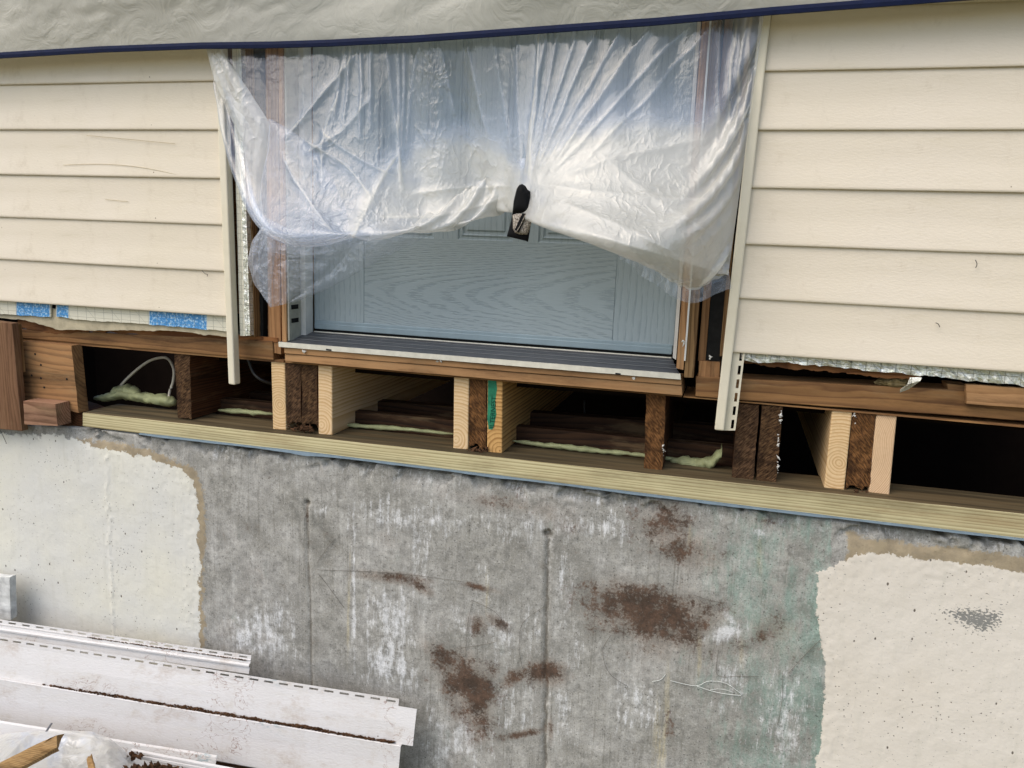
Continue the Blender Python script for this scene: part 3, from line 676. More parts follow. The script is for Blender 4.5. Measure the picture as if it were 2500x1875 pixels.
# joists ---------------------------------------------------------
def rot_bottom(amt, seed):
    def fn(p, t):
        m = t[:, 2] > .9
        k = fbm(t[:, 0] * 5, t[:, 1] * 40, 0, seed, 3)
        p[:, 2] += np.where(m & (t[:, 1] < .1), amt * k * (t[:, 2] - .9) * 10, 0)
        p[:, 1] += np.where(t[:, 1] < .001, (fbm(p[:, 0] * 60, p[:, 2] * 25, 0, seed + 5, 3) - .5) * .008 + np.clip(t[:, 2] - .85, 0, 1) * amt * 1.2 * k, 0)
        return p
    return fn
JY = .055; JL = 1.5
def joist(pts, m, label, old=False, end=None, rotb=.0, seed=0, fr=None):
    if old:
        o = hexa('floor_joist', pts, JY, JL, (10, 14, 48), m, rough=.0018, freq=70, seed=seed, fn=rot_bottom(rotb, seed))
        if end:
            o.data.materials.append(end)
            for p in o.data.polygons:
                if p.normal.y < -.5 and p.center.y + o.location.y < JY + .05: p.material_index = 1
    else:
        o = prism('floor_joist', pts, JY, JL, m, bevel=.003)
    tag(o, label, 'joist', 'floor joist ends on the sill plate'); return o
def nails(parent, spots, Y, r=.0032, m=None):
    for (x, y) in spots:
        c = P(x, y, Y); V = [(c[0], c[1] - .0015, c[2])] + [(c[0] + r * math.cos(k * .7854), c[1], c[2] + r * math.sin(k * .7854)) for k in range(8)]
        obj('nail_head', V, [(0, k + 1, (k + 1) % 8 + 1) for k in range(8)], m or M_nearblack, parent)
joist([z4(1045, 645), z4(1137, 652), z4(1150, 1042), z4(1068, 1036)], M_oldjoist, 'lone dark old joist end beside the looped white cable', True, M_oldend, .004, 1)
joist([z4(1625, 690), z4(1709, 693), z4(1717, 1109), z4(1637, 1104)], M_pine, 'new pale pine joist end at the left side of the first rotten pair')
joist([z4(1713, 696), z4(1804, 700), z4(1808, 1100), z4(1722, 1095)], M_oldjoist, 'left one of two rotten grey joists under the left end of the door sill', True, M_oldend3, .03, 2)
joist([z4(1808, 700), z4(1904, 706), z4(1905, 1112), z4(1812, 1104)], M_oldjoist, 'right one of two rotten grey joists under the left end of the door sill', True, M_oldend, .035, 3)
joist([z4(1908, 709), z4(1992, 714), z4(1994, 1138), z4(1910, 1135)], M_pine2, 'new pale pine joist right of the first rotten pair, with its lit side showing')
joist([z5(757, 780), z5(848, 787), z5(842, 1226), z5(752, 1220)], M_pine2, 'new pale pine joist with full round rings, left of the reddish middle joist')
joist([z5(851, 788), z5(954, 795), z5(949, 1238), z5(846, 1228)], M_oldjoist, 'reddish old joist end sandwiched between two new ones below the middle of the door', True, M_oldend2, .03, 4)
gj = joist([z5(957, 795), z5(1050, 803), z5(1046, 1248), z5(954, 1245)], M_pine4, 'new yellow pine joist with a green painted mark on its end')
joist([z5(1912, 888), z5(2030, 900), z5(2006, 1365), z5(1897, 1358)], M_oldjoist, 'single rusty brown joist end under the right end of the door sill', True, M_oldend2, .01, 5)
joist([z6(500, 945), z6(624, 958), z6(586, 1432), z6(455, 1415)], M_oldjoist, 'left one of the dark split pair below the right hanging trim channel', True, M_oldend3, .012, 6)
joist([z6(640, 958), z6(765, 965), z6(722, 1446), z6(602, 1437)], M_oldjoist, 'right one of the dark split pair, with white crumbs along its edge', True, M_oldend, .008, 7)
joist([z6(1060, 990), z6(1182, 995), z6(1132, 1488), z6(1010, 1475)], M_pine, 'new pale pine joist with wide rings, left of the last brown joist')
joist([z6(1186, 1000), z6(1320, 1010), z6(1284, 1496), z6(1138, 1484)], M_oldjoist, 'last brown old joist with a rotten foot between two new ones at right', True, M_oldend2, .035, 8)
joist([z6(1325, 1015), z6(1450, 1022), z6(1402, 1522), z6(1277, 1512)], M_pine3, 'rightmost new joist of pinkish pale pine with fine rings')
# green mark with a printed word on the yellow joist
M_green = plain('green_mark_paint', '#2f7f5f', .7, .2, var=.25, scale=60, bump=.1)
gp = [z5(962, 800), z5(1012, 801), z5(1016, 860), z5(1004, 940), z5(1012, 1010), z5(1000, 1070), z5(988, 1104), z5(966, 1100), z5(958, 1040), z5(961, 920)]
gmark = prism('paint_mark', gp, JY - .0006, .0004, M_green, gj, bevel=0)
tc = bpy.data.curves.new('stamped_word', 'FONT'); tc.body = 'ILTERNEST'; tc.size = .0175; tc.align_x = 'CENTER'; tc.align_y = 'CENTER'
to = bpy.data.objects.new('stamped_word', tc); COL.objects.link(to); bpy.context.view_layer.update()
dg = bpy.context.evaluated_depsgraph_get(); tme = bpy.data.meshes.new_from_object(to.evaluated_get(dg)); bpy.data.objects.remove(to)
tme.materials.append(plain('stamp_ink', '#12352b', .8, .1)); word = bpy.data.objects.new('stamped_word', tme); COL.objects.link(word)
word.parent = gj; word.location = Vector(P(*z5(993, 1000), JY - .0012)) - gj.location; word.rotation_euler = (math.radians(90), math.radians(-88), 0)

# interior boards and foam behind the plate
zi = P(*z5(600, 1060), .2)[2]
def inner_board(pl, pr, Y, h, d, lab):
    a, b = P(*pl, Y), P(*pr, Y); w = [(a[0], Y, a[2]), (b[0], Y, b[2]), (b[0], Y, b[2] - h), (a[0], Y, a[2] - h)]
    o = hexa('interior_board', None, Y, d, (20, 1, 2), M_inner, world=w, bevel=.002); tag(o, lab, 'board'); return o
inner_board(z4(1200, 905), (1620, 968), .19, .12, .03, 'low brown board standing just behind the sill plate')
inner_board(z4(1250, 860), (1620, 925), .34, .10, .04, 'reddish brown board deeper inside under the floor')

def foam(pts, r, lab, seed):
    V = []; F = []; seg = 12; pts = [Vector(p) for p in pts]; path = []
    for i in range(len(pts) - 1):
        for k in range(10): path.append(pts[i].lerp(pts[i + 1], k / 10))
    path.append(pts[-1])
    for i, p in enumerate(path):
        e = math.sin(math.pi * min(1, max(.0, (i + .4) / (len(path) - .2)))) ** .35
        for k in range(seg):
            a = 2 * math.pi * k / seg
            r_ = r * (.55 if r < .013 else .85); q = p + Vector((0, math.cos(a) * 1.2, math.sin(a))) * r * e
            n_ = float(fbm(q.x * 70, q.z * 70, q.y * 70 + seed, seed, 3)) * 1.7 + .05 + .5 * float(vn(p.x * 22, 0, 0, seed))
            V.append(tuple(p + Vector((0, math.cos(a) * 1.3, math.sin(a))) * r_ * e * n_))
    for i in range(len(path) - 1):
        for k in range(seg): F.append((i * seg + k, i * seg + (k + 1) % seg, (i + 1) * seg + (k + 1) % seg, (i + 1) * seg + k))
    F.append(tuple(range(seg))[::-1]); F.append(tuple((len(path) - 1) * seg + k for k in range(seg)))
    o = obj('spray_foam', V, F, M_foam, smooth=True); fixn(o); tag(o, lab, 'foam', 'spray foam beads behind the sill plate'); return o
YF = .145
foam([P(*z4(570, 915), .12), P(*z4(740, 895), .14), P(*z4(860, 912), YF), P(*z4(1000, 928), YF), P(*z4(1055, 940), YF)], .016, 'lumpy pale green foam below the looped cable', 1)
foam([P(*z4(680, 888), .15), P(*z4(760, 872), .16), P(*z4(840, 895), .15)], .02, 'thick mound of pale green foam where the cable enters', 11)
foam([P(*z4(1310, 985), YF), P(*z4(1450, 995), YF), P(*z4(1640, 1010), YF)], .011, 'foam bead between the lone old joist and the first new joist', 2)
foam([P(*z5(60, 1072), YF), P(*z5(250, 1085), YF), P(*z5(480, 1102), YF), P(*z5(760, 1130), YF)], .009, 'foam bead behind the bay left of the middle joists', 3)
foam([P(*z5(1110, 1170), YF), P(*z5(1300, 1195), YF), P(*z5(1500, 1215), YF), P(*z5(1700, 1240), YF), P(*z5(1900, 1255), YF), P(*z5(2150, 1290), YF)], .010, 'foam bead behind the bay right of the middle joists', 4)
foam([P(*z6(90, 1290), .14), P(*z6(240, 1305), .14), P(*z6(330, 1300), .13), P(*z6(400, 1240), .12), P(*z6(395, 1195), .12)], .017, 'fat foam worm curling upward left of the dark split pair', 5)
tag(tube('cable', [P(*z4(690, 880), .16), P(*z4(770, 790), .16), P(*z4(880, 700), .16), P(*z4(960, 672), .16), P(*z4(1010, 680), .16), P(*z4(1042, 740), .165), P(*z4(1040, 810), .165), P(*z4(1020, 870), .16), P(*z4(1012, 915), .15)], .0042, M_wire), 'white cable looped over the pale green foam', 'cable')
tag(tube('cable', [P(*z5(380, 960), .4), P(*z5(560, 985), .4), P(*z5(760, 1000), .4), P(*z5(900, 990), .45)], .004, M_wire), 'grey cable lying in the bay left of the middle joists', 'cable')
tag(tube('cable', [P(*z5(1540, 930), .42), P(*z5(1545, 1030), .42), P(*z5(1580, 1075), .42), P(*z5(1700, 1082), .42), P(*z5(1920, 1080), .42)], .004, M_wireb), 'dark cable bending down in the bay right of the green marked joist', 'cable')
tag(tube('cable', [P(*z4(1490, 680), .1), P(*z4(1520, 760), .1), P(*z4(1570, 805), .1), P(*z4(1640, 830), .12)], .005, M_wireb), 'dark cable hanging behind the first new joist', 'cable')

# ------------------------------------------------------------------ left framing remains
tag(hexa('rim_board', [z4(125, 572), z4(428, 600), z4(472, 1003), z4(146, 920)], .018, .038, (14, 3, 14), M_rim, rough=.0015, freq=30, seed=8), 'sawn off rim board stub with knots and nail heads beside the corner board', 'board')
nails(bpy.data.objects['rim_board'], [z4(210, 650), z4(245, 715), z4(245, 795), z4(265, 850), z4(190, 778), z4(400, 800)], .0172, .0035)
tag(hexa('wood_block', [z4(140, 932), z4(332, 950), z4(346, 1082), z4(146, 1072)], -.034, .05, (10, 4, 6), M_block, rough=.0012, freq=40, seed=9), 'short brown block lying on the concrete below the rim board stub', 'wood block')
tag(hexa('plate_stub', [z4(300, 935), z4(494, 1000), z4(494, 1082), z4(300, 1078)], .034, .09, (8, 3, 6), M_oldjoist, rough=.002, freq=40, seed=10), 'dark rotten stub of old plate at the end of the sill plate', 'wood block')
tag(hexa('corner_board', [(-260, 660), z4(72, 466), z4(132, 1112), (-260, 905)], -.03, .022, (12, 2, 18), M_corner, rough=.0008, freq=20, seed=12, bevel=.0015), 'upright reddish cedar corner board at the left edge', 'board')
tag(hexa('wood_strip', [z4(78, 470), z4(108, 470), z4(132, 760), z4(112, 764)], -.004, .012, (3, 2, 14), M_studgrey, rough=.001, freq=40, seed=13), 'thin splintered strip beside the cedar corner board', 'wood strip')
tag(hexa('bottom_plate', [z4(110, 500), z4(1636, 572), z4(1640, 686), z4(110, 552)], .045, .09, (60, 4, 5), M_plate, rough=.0016, freq=14, seed=14, bevel=.002), 'old brown bottom plate under the left wall', 'plank')
# torn sheathing strips above the left bottom plate
def ragged(name, xs_, top, bot, Y, th, m, label, cat, amp=6, seed=0, group=None, attr=None, tooth=3, crink=0.0):
    n = 160; x = np.linspace(xs_[0], xs_[1], n); t = np.interp(x, *top); b = np.interp(x, *bot)
    b = b + (fbm(x / 22, 0 * x, 0, seed, 4) - .45) * amp * 2 + (vn(x / tooth, 0 * x, 0, seed + 3) - .5) * amp * .35
    R_ = 5; V = []; uvx = []
    for f_ in (0, 1):
        for r_ in range(R_):
            for i in range(n):
                y = t[i] + (b[i] - t[i]) * r_ / (R_ - 1); q = P(x[i], y, Y)
                dy = crink * (float(fbm(x[i] / 9, y / 9, 0, seed + 9, 3)) - .5) if f_ == 0 else 0
                V.append((q[0], q[1] + th * f_ + dy, q[2])); uvx.append(x[i])
    F = []; N = R_ * n
    for r_ in range(R_ - 1):
        for i in range(n - 1):
            a = r_ * n + i; F.append((a, a + n, a + n + 1, a + 1)); F.append((N + a, N + a + 1, N + a + n + 1, N + a + n))
    for i in range(n - 1):
        F.append((i, i + 1, N + i + 1, N + i)); a = (R_ - 1) * n + i; F.append((a, N + a, N + a + 1, a + 1))
    for i0 in (0, n - 1):
        for r_ in range(R_ - 1): a = r_ * n + i0; F.append((a, N + a, N + a + n, a + n))
    o = obj(name, V, F, m); tag(o, label, cat, group)
    if attr is not None:
        A = o.data.attributes.new('print', 'FLOAT', 'POINT'); A.data.foreach_set('value', np.array([attr(q) for q in uvx], np.float32))
    return o
blue = lambda q: float((z4(100, 0)[0] < q < z4(300, 0)[0]) or (z4(338, 0)[0] < q < z4(410, 0)[0]) or (z4(895, 0)[0] < q < z4(1243, 0)[0]))
ragged('foam_board', (-300, 109), ([-300, 0, 122, 490], [615, 640, 648, 676]), ([-300, 0, 108, 180, 320, 490], [645, 678, 684, 690, 700, 714]), .018, .006, M_foilp, 'printed foil board with a blue block under the left siding, left of the slit', 'insulation', 2.0, 2, attr=blue)
ragged('foam_board', (121, 492), ([0, 122, 490], [640, 648, 676]), ([0, 122, 180, 320, 490], [678, 684, 691, 701, 715]), .018, .006, M_foilp, 'printed foil board with two blue blocks under the left siding, right of the slit', 'insulation', 2.2, 5, attr=blue)
ragged('foam_board', (-300, 494), ([-300, 0, 490], [630, 660, 690]), ([-300, 0, 60, 130, 180, 300, 400, 494], [655, 686, 693, 712, 714, 712, 718, 728]), .0255, .018, M_beige, 'beige torn backing board below the printed foil strip', 'insulation', 3.0, 7)
ragged('sheathing_strip', (38, 230), ([30, 230], [690, 702]), ([30, 120, 230], [704, 720, 716]), .044, .010, M_ply, 'splintered orange sheathing strip above the rim board stub', 'sheathing', 4, 9)
ragged('sheathing_strip', (200, 600), ([200, 600], [700, 730]), ([200, 300, 420, 600], [716, 722, 730, 738]), .047, .008, M_ply, 'splintered orange sheathing strip above the left bottom plate', 'sheathing', 4, 10)

# ------------------------------------------------------------------ siding
ZS = [H + a for a in (.61, .4905, .3691, .2497, .1284, .0091, -.1107, -.2315)]
def siding(name, xa, xb, label, tops, shear=None):
    root = empty(name, ((xa + xb) / 2, .006, ZS[-1]), label, 'siding')
    prof = [(.0060, .0025), (.0035, .0002), (.0012, .0), (.0, .0016), (.0, .006)]
    for ci in range(tops, len(ZS)):
        zb_, zt_ = ZS[ci], ZS[ci - 1]; hgt = zt_ - zb_
        pr = list(prof) + [(float(np.interp(t, [0, .42, .55, 1], [.0002, .0046, .0054, .0063])), t * hgt + .006 * (1 - t)) for t in np.linspace(.06, 1.0, 20)] + [(.0075, hgt + .008)]
        n = 90; x = np.linspace(xa, xb, n); V = []
        for y, z in pr:
            wv = (fbm(x * 2.2, 0 * x + ci * 3.3 + z * 5, 0, 4, 3) - .5) * .0028
            sg = (fbm(x * 1.3, 0 * x + ci * 7.7, 0, 5, 2) - .5) * .003
            V += [((a if shear is None else a + shear(zb_ + z) * (xb - a) / (xb - xa)), y + w_, zb_ + z + s_) for a, w_, s_ in zip(x, wv, sg)]
        F = [(a, d_, c_, b) for (a, b, c_, d_) in gridfaces(n, len(pr))]
        F = gridfaces(n, len(pr))
        o = obj('siding_course', V, F, M_cream, root, smooth=True)
    return root
xl = P(484, 400, 0)[0]; xr = P(1640, 400, 0)[0]
siding('siding_wall', -3.4, P(491, 600, .0)[0] , 'cream clapboard siding on the wall left of the door', 1)
_a, _b = P(1671, 35, 0), P(1581, 760, 0)
siding('siding_wall', _b[0] - .004, 2.6, 'cream clapboard siding on the wall right of the door', 1, lambda z: (_a[0] - _b[0]) * (z - _b[2]) / (_a[2] - _b[2]))
# wall body behind the siding
for nm, a, b in (('wall_sheathing', -3.4, P(505, 500, .03)[0]), ('wall_sheathing', P(1600, 500, .05)[0], 2.6)):
    o = box(nm, a, b, .05, .064, ZS[-1] + .005, H + .9, M_ply, bevel=0)
    tag(o, 'brown sheathing behind the left siding' if a < -2 else 'brown sheathing behind the right siding', 'sheathing')

def channel_body(name, pts, Y, d, label, slots=None):
    r = prism(name, pts, Y, d, M_trim, bevel=.0035); tag(r, label, 'trim'); return r
cl = channel_body('trim_channel', [(459, 20), (476, 20), (507, 832), (493, 830)], -.010, .027, 'cream trim channel hanging below the left siding edge')
rp = [(1647, -20), (1672, -20), z6(412, 1112), z6(354, 1106)]
cr_ = channel_body('trim_channel', rp, -.012, .022, 'cream trim channel with slotted flange at the right side of the opening')
# slotted nailing flange of the right channel (a part)
def slotted(name, A, B, Cc, Dd, nslot, m, parent=None, s0=.25, s1=.7, v0=.35, v1=.65, th=.0012):
    """strip A->B along the length, D..C across; slots are real gaps"""
    A, B, Cc, Dd = [np.array(a, float) for a in (A, B, Cc, Dd)]
    us = [0.0]
    for k in range(nslot): us += [(k + s0) / nslot, (k + s1) / nslot]
    us.append(1.0); vs = [0, v0, v1, 1]; V = []
    for v in vs:
        for u in us: V.append((A * (1 - u) + B * u) * (1 - v) + (Dd * (1 - u) + Cc * u) * v)
    F = gridfaces(len(us), 4, lambda i, j: j == 1 and i % 2 == 1)
    return obj(name, V, F, m, parent, solid=th)
slotted('nailing_flange', P(*z6(540, 620), .008), P(*z6(480, 1108), .008), P(*z6(410, 1108), .008), P(*z6(470, 620), .008), 6, M_trim, cr_, .2, .85, .18, .42)

# left edge of the board stack beside the left channel
def vstrip(name, pts, Y, d, m, label, cat, rough=.0012, seed=0, n=(3, 3, 50), freq=45):
    o = hexa(name, pts, Y, d, n, m, rough=rough, freq=freq, seed=seed); tag(o, label, cat); return o
vstrip('foam_board', [z1(1385, 0), z1(1432, 0), z4(1475, 540), z4(1440, 540)], .015, .02, M_foilp, 'upright foil board strip with grid print beside the left channel', 'insulation', .0012, 20)
o = vstrip('foil_edge', [z1(1424, 0), z1(1436, 0), z4(1502, 540), z4(1470, 540)], .012, .02, M_foil, 'torn bright foil edge beside the left channel', 'insulation', .0022, 21)
vstrip('sheathing_edge', [z1(1440, 0), z1(1480, 0), z4(1530, 545), z4(1500, 545)], .03, .03, M_studgrey, 'splintered grey brown sheathing edge left of the doorway', 'sheathing', .003, 22)
vstrip('black_paper', [z1(1480, 0), z1(1560, 0), z4(1580, 560), z4(1528, 548)], .055, .02, M_felt, 'dark building paper in the gap left of the doorway', 'building paper', .001, 23)
vstrip('wall_stud', [z1(1540, 0), z1(1600, 0), z4(1640, 565), z4(1585, 560)], .075, .08, M_oldjoist, 'dark stud deep in the gap left of the doorway', 'stud', .001, 24)
vstrip('wall_stud', [z1(1590, 0), z1(1662, 0), z4(1686, 650), z4(1612, 640)], .05, .09, M_stud, 'orange brown stud behind the film left of the doorway', 'stud', .001, 25)

# ------------------------------------------------------------------ door, frame, threshold
YD = .13
xL = P(*z4(1888, 480), YD)[0]; xR = P(*z5(2072, 630), YD)[0]; zD = P(*z5(1000, 565), YD)[2]
door = empty('front_door', ((xL + xR) / 2, YD, zD), 'blue grey woodgrain entry door behind the plastic film', 'door')
# face built on a grid so that the recessed panels and mouldings are real relief
zbp = P(*z2(945, 1443), YD)[2]                 # lower line of the upper panels
stL = P(*z5(218, 300), YD)[0]; stR = P(*z5(1724, 300), YD)[0]
pan = [(P(*z2(300, 1420), YD)[0], P(*z2(640, 1425), YD)[0]), (P(*z2(780, 1440), YD)[0], P(*z2(1112, 1445), YD)[0]), (P(*z2(1262, 1450), YD)[0], P(*z2(1596, 1455), YD)[0])]
def prof(d):  # moulding relief by distance from the panel edge
    return np.interp(d, [-.001, 0, .003, .008, .012, .016, .022, .026], [0, 0, .005, .005, .0015, .007, .007, .003])
gx = np.unique(np.concatenate([np.linspace(xL, xR, 140)] + [np.array([a + s * e for e in (0, .001, .003, .006, .008, .010, .012, .014, .016, .019, .022, .026)]) for p in pan for a, s in ((p[0], 1), (p[1], -1))] + [[stL - .0012, stL, stL + .0012, stR - .0012, stR, stR + .0012]]))
gz = np.unique(np.concatenate([np.linspace(zD, H + .75, 130), [zbp + e for e in (-.001, 0, .001, .003, .006, .008, .010, .012, .014, .016, .019, .022, .026)]]))
GX, GZ = np.meshgrid(gx, gz); GY = np.full_like(GX, YD)
for a, b in pan:
    d = np.minimum(np.minimum(GX - a, b - GX), GZ - zbp); GY += np.where(d >= 0, prof(d), 0)
for s_ in (stL, stR): GY += np.where(np.abs(GX - s_) < .0006, .0016, 0)
V = np.stack([GX, GY, GZ], -1).reshape(-1, 3); slab = obj('door_slab', V, gridfaces(len(gx), len(gz)), M_door, door, solid=0)
A = slab.data.attributes.new('vgrain', 'FLOAT', 'POINT'); rail = (GX > stL) & (GX < stR) & (GZ < zbp - .0005)
A.data.foreach_set('value', np.where(rail, 0.0, 1.0).reshape(-1).astype(np.float32))
box('door_core', xL, xR, YD + .012, YD + .045, zD, H + .75, M_dark, door, bevel=0)
M_sweep = plain('door_sweep_paint', '#8b9ca3', .45, .4, var=.06, bump=.05)
for h0, h1, dy in ((.0, .012, .006), (.013, .020, .003)):
    box('door_sweep', xL + .002, xR - .002, YD - dy, YD + .003, zD + h0 - .004, zD + h1, M_sweep, door, bevel=.002)
box('gap_shade', xL, xR, YD + .004, YD + .03, zD - .016, zD - .0045, M_nearblack, door, bevel=0)  # black strip put in for the dark of the gap below the door

th = empty('door_threshold', P(1040, 790, .02), 'dark metal door threshold with a white front edge', 'threshold')
FL, FR = P(*z4(1672, 576), .018), P(*z5(2112, 769), .018)
yb = YD - .004; zbk = zD - .012
v = [FL, FR, (P(*z5(2070, 680), .06)[0] + .02, .075, FR[2] + .018), (xL - .045, .075, FL[2] + .018), (xR + .005, yb, zbk + .0), (xL - .005, yb, zbk)]
# ribbed top: strips with shallow steps
rows = 26; V = []; n = 40
for r_ in range(rows):
    t = r_ / (rows - 1); y = .018 + (yb - .018) * t
    rib = .0012 if r_ in (7, 8, 14, 15, 20) else 0
    for i in range(n):
        u = i / (n - 1); xa = FL[0] * (1 - t) + (xL + .002) * t; xb = FR[0] * (1 - t) + (xR - .002) * t
        z = (FL[2] * (1 - u) + FR[2] * u) * (1 - t) + zbk * t
        V.append((xa * (1 - u) + xb * u, y, z - rib))
obj('threshold_top', V, gridfaces(n, rows), M_bronze, th)
for t in (.30, .55, .78):
    y = .018 + (yb - .018) * t; q = []
    for u, dy in ((0, 0), (1, 0), (1, .0014), (0, .0014)):
        xa = FL[0] * (1 - t) + xL * t; xb = FR[0] * (1 - t) + xR * t
        q.append((xa * (1 - u) + xb * u, y + dy, (FL[2] * (1 - u) + FR[2] * u) * (1 - t) + zbk * t + .0006))
    obj('threshold_rib', q, [(0, 1, 2, 3)], plain('worn_rib', '#86898a', .4, .5, metal=.4), th, solid=.0008)
lip = hexa('threshold_lip', [z4(1670, 577), z5(2116, 769), z5(2118, 803), z4(1672, 606)], .0135, .0045, (60, 1, 2), M_lip, th, rough=.0006, freq=30, seed=33)
box('threshold_strip', xL + .002, xR - .002, YD - .008, YD - .002, zD - .018, zD - .0105, M_lip, th, bevel=.001)
for zf, x_, y_ in ((z4, 1972, 621), (z5, 1742, 765)):
    prism('weep_notch', [zf(x_ - 16, y_ - 3), zf(x_ + 16, y_ + 1), zf(x_ + 16, y_ + 10), zf(x_ - 16, y_ + 6)], .0128, .0012, M_nearblack, th, bevel=0)
tag(hexa('sill_board', [z4(1704, 609), z5(2122, 804), z5(2124, 838), z4(1706, 646)], .022, .10, (50, 3, 3), M_orange, rough=.0008, freq=14, seed=30, bevel=.0015), 'upper brown wood strip right under the door threshold', 'plank')
tag(hexa('sill_board', [z4(1708, 648), z5(2126, 840), z5(2128, 900), z4(1710, 693)], .026, .10, (50, 3, 3), M_orange, rough=.0008, freq=14, seed=31, bevel=.0015), 'lower orange wood strip under the door threshold', 'plank')

fr_ = empty('door_frame', (xL - .02, .08, zD), 'wooden door frame with white inner faces round the blue grey door', 'door frame')
zt = H + .75; xj = P(*z4(1742, 420), .022)[0]; xo = P(*z4(1690, 420), .022)[0]
box('jamb', xo, xL - .022, .022, YD + .04, FL[2] - .004, zt, M_stud, fr_)
box('jamb_face', xL - .0215, xL - .016, .026, .085, FL[2] + .003, zt, M_primed, fr_)
box('door_stop', xL - .022, xL - .003, .087, YD - .002, FL[2] + .012, zt, M_whitewood, fr_)
for k in range(2):
    box('hinge_mortise', xL - .017, xL - .0152, .036, .072, FL[2] + .05 + k * .036, FL[2] + .062 + k * .036, M_felt, fr_, bevel=0)
def rstrip(name, top, bot, Y, d, m, parent, seed=0, n=(3, 3, 40), rough=.0008):
    # continue the strip upward along its own line so that it runs on behind the film
    (a, b), (c, d_) = top, bot
    e = [(a[0] + (a[0] - d_[0]) * 3, a[1] + (a[1] - d_[1]) * 3), (b[0] + (b[0] - c[0]) * 3, b[1] + (b[1] - c[1]) * 3)]
    q = [P(*e[0], Y), P(*e[1], Y), P(*c, Y), P(*d_, Y)]
    zt_ = H + .75
    x0 = q[3][0]; x1 = q[2][0]; q = [(x0, Y, zt_), (x1, Y, zt_), (x1, Y, q[2][2]), (x0, Y, q[3][2])]
    return hexa(name, None, Y, d, n, m, parent, rough=rough, freq=30, seed=seed, world=q)
rstrip('door_stop', (z6(130, 250), z6(165, 268)), (z6(124, 684), z6(104, 672)), .06, .06, M_whitewood, fr_, 1, rough=0)
rstrip('jamb', (z6(168, 270), z6(196, 285)), (z6(168, 745), z6(126, 735)), .03, .12, M_stud, fr_, 2)
rstrip('jamb_edge', (z6(196, 285), z6(206, 285)), (z6(181, 690), z6(171, 690)), .026, .1, M_whitewood, fr_, 3, rough=.0004)
tag(rstrip('wall_stud', (z6(206, 290), z6(254, 290)), (z6(228, 792), z6(172, 788)), .034, .09, M_studgrey, None, 4), 'weathered stud just right of the door frame', 'stud')
tag(rstrip('wall_stud', (z6(284, 270), z6(335, 255)), (z6(300, 690), z6(256, 690)), .07, .09, M_stud, None, 5), 'orange stud right of the dark gap beside the door', 'stud')
tag(rstrip('black_paper', (z6(330, 250), z6(415, 205)), (z6(388, 698), z6(302, 690)), .062, .006, M_felt, None, 6), 'black building paper strip right of the orange stud', 'building paper')
tag(rstrip('wood_strip', (z6(412, 205), z6(455, 180)), (z6(410, 660), z6(386, 664)), .04, .02, M_studgrey, None, 7, rough=.0015), 'thin splintered wood strip beside the right trim channel', 'wood strip')
tag(hexa('wood_block', [z6(262, 690), z6(388, 700), z6(385, 796), z6(256, 790)], .05, .08, (10, 3, 8), M_stud, rough=.001, freq=40, seed=44), 'orange block under the black paper strip', 'wood block')

# ------------------------------------------------------------------ right framing
tag(hexa('bottom_plate', [z6(244, 784), (3100, 898), (3100, 975), z6(240, 905)], .045, .09, (60, 4, 5), M_plate, rough=.0016, freq=14, seed=15, bevel=.002), 'old brown bottom plate under the right wall', 'plank')
silver = ragged('foam_board', (1600, 3100), ([1600, 2212, 2420, 3100], [756, 800, 812, 856]), ([1600, 1612, 1700, 1800, 1940, 2060, 2212, 2420, 3100], [776, 780, 784, 792, 806, 818, 834, 848, 898]), .017, .006, M_foil, 'silver foil board with a torn crinkled edge under the right siding', 'insulation', 4.5, 17, crink=.012)
ragged('sheathing_strip', (1604, 1990), ([1604, 1990], [765, 800]), ([1604, 1700, 1800, 1900, 1990], [782, 795, 803, 815, 820]), .030, .012, M_ply, 'splintered brown sheathing under the silver foil board', 'sheathing', 5, 18)
tag(hexa('wood_shim', [z6(1750, 828), z6(1868, 838), z6(1870, 895), z6(1762, 890)], .05, .05, (6, 3, 5), M_orange, rough=.001, seed=51), 'small orange wood block left of the plywood piece under the right siding', 'wood block')
tag(hexa('plywood_piece', [z6(1868, 832), (2420, 852), (2420, 896), z6(1868, 948)], .026, .016, (16, 2, 8), M_orange, rough=.001, seed=52), 'orange plywood piece nailed over the right end of the bottom plate', 'board')
M_fiber = plain('dirty_insulation', '#9c8a63', .9, .1, var=.3, scale=60, bump=.8, bdist=.006)
b_ = bmesh.new(); bmesh.ops.create_icosphere(b_, subdivisions=4, radius=1)
c0 = P(*z6(1430, 815), .06)
for v_ in b_.verts:
    n_ = .6 + .8 * float(fbm(v_.co.x * 2 + 3, v_.co.z * 2, v_.co.y * 2, 3, 4)); v_.co = Vector((v_.co.x * .035, v_.co.y * .02, v_.co.z * .014)) * n_
me = bpy.data.meshes.new('fiber_clump'); b_.to_mesh(me); b_.free(); me.materials.append(M_fiber)
fo = bpy.data.objects.new('fiber_clump', me); COL.objects.link(fo); fo.location = c0; tag(fo, 'tuft of dirty yellow insulation in the gap under the silver foil', 'insulation')
fl = [z6(1528, 790), z6(1600, 790), z6(1590, 812), z6(1520, 860), z6(1468, 880), z6(1470, 862), z6(1510, 835)]
V = []; 
for i, (x, y) in enumerate(fl): V.append(P(x, y, .005 - .006 * (i % 3)))
V.append(P(*z6(1540, 822), -.006)); k = len(fl)
tag(obj('foil_scrap', V, [(i, (i + 1) % k, k) for i in range(k)], M_foil, solid=.0008), 'torn foil scrap dangling under the silver foil board', 'foil scrap')

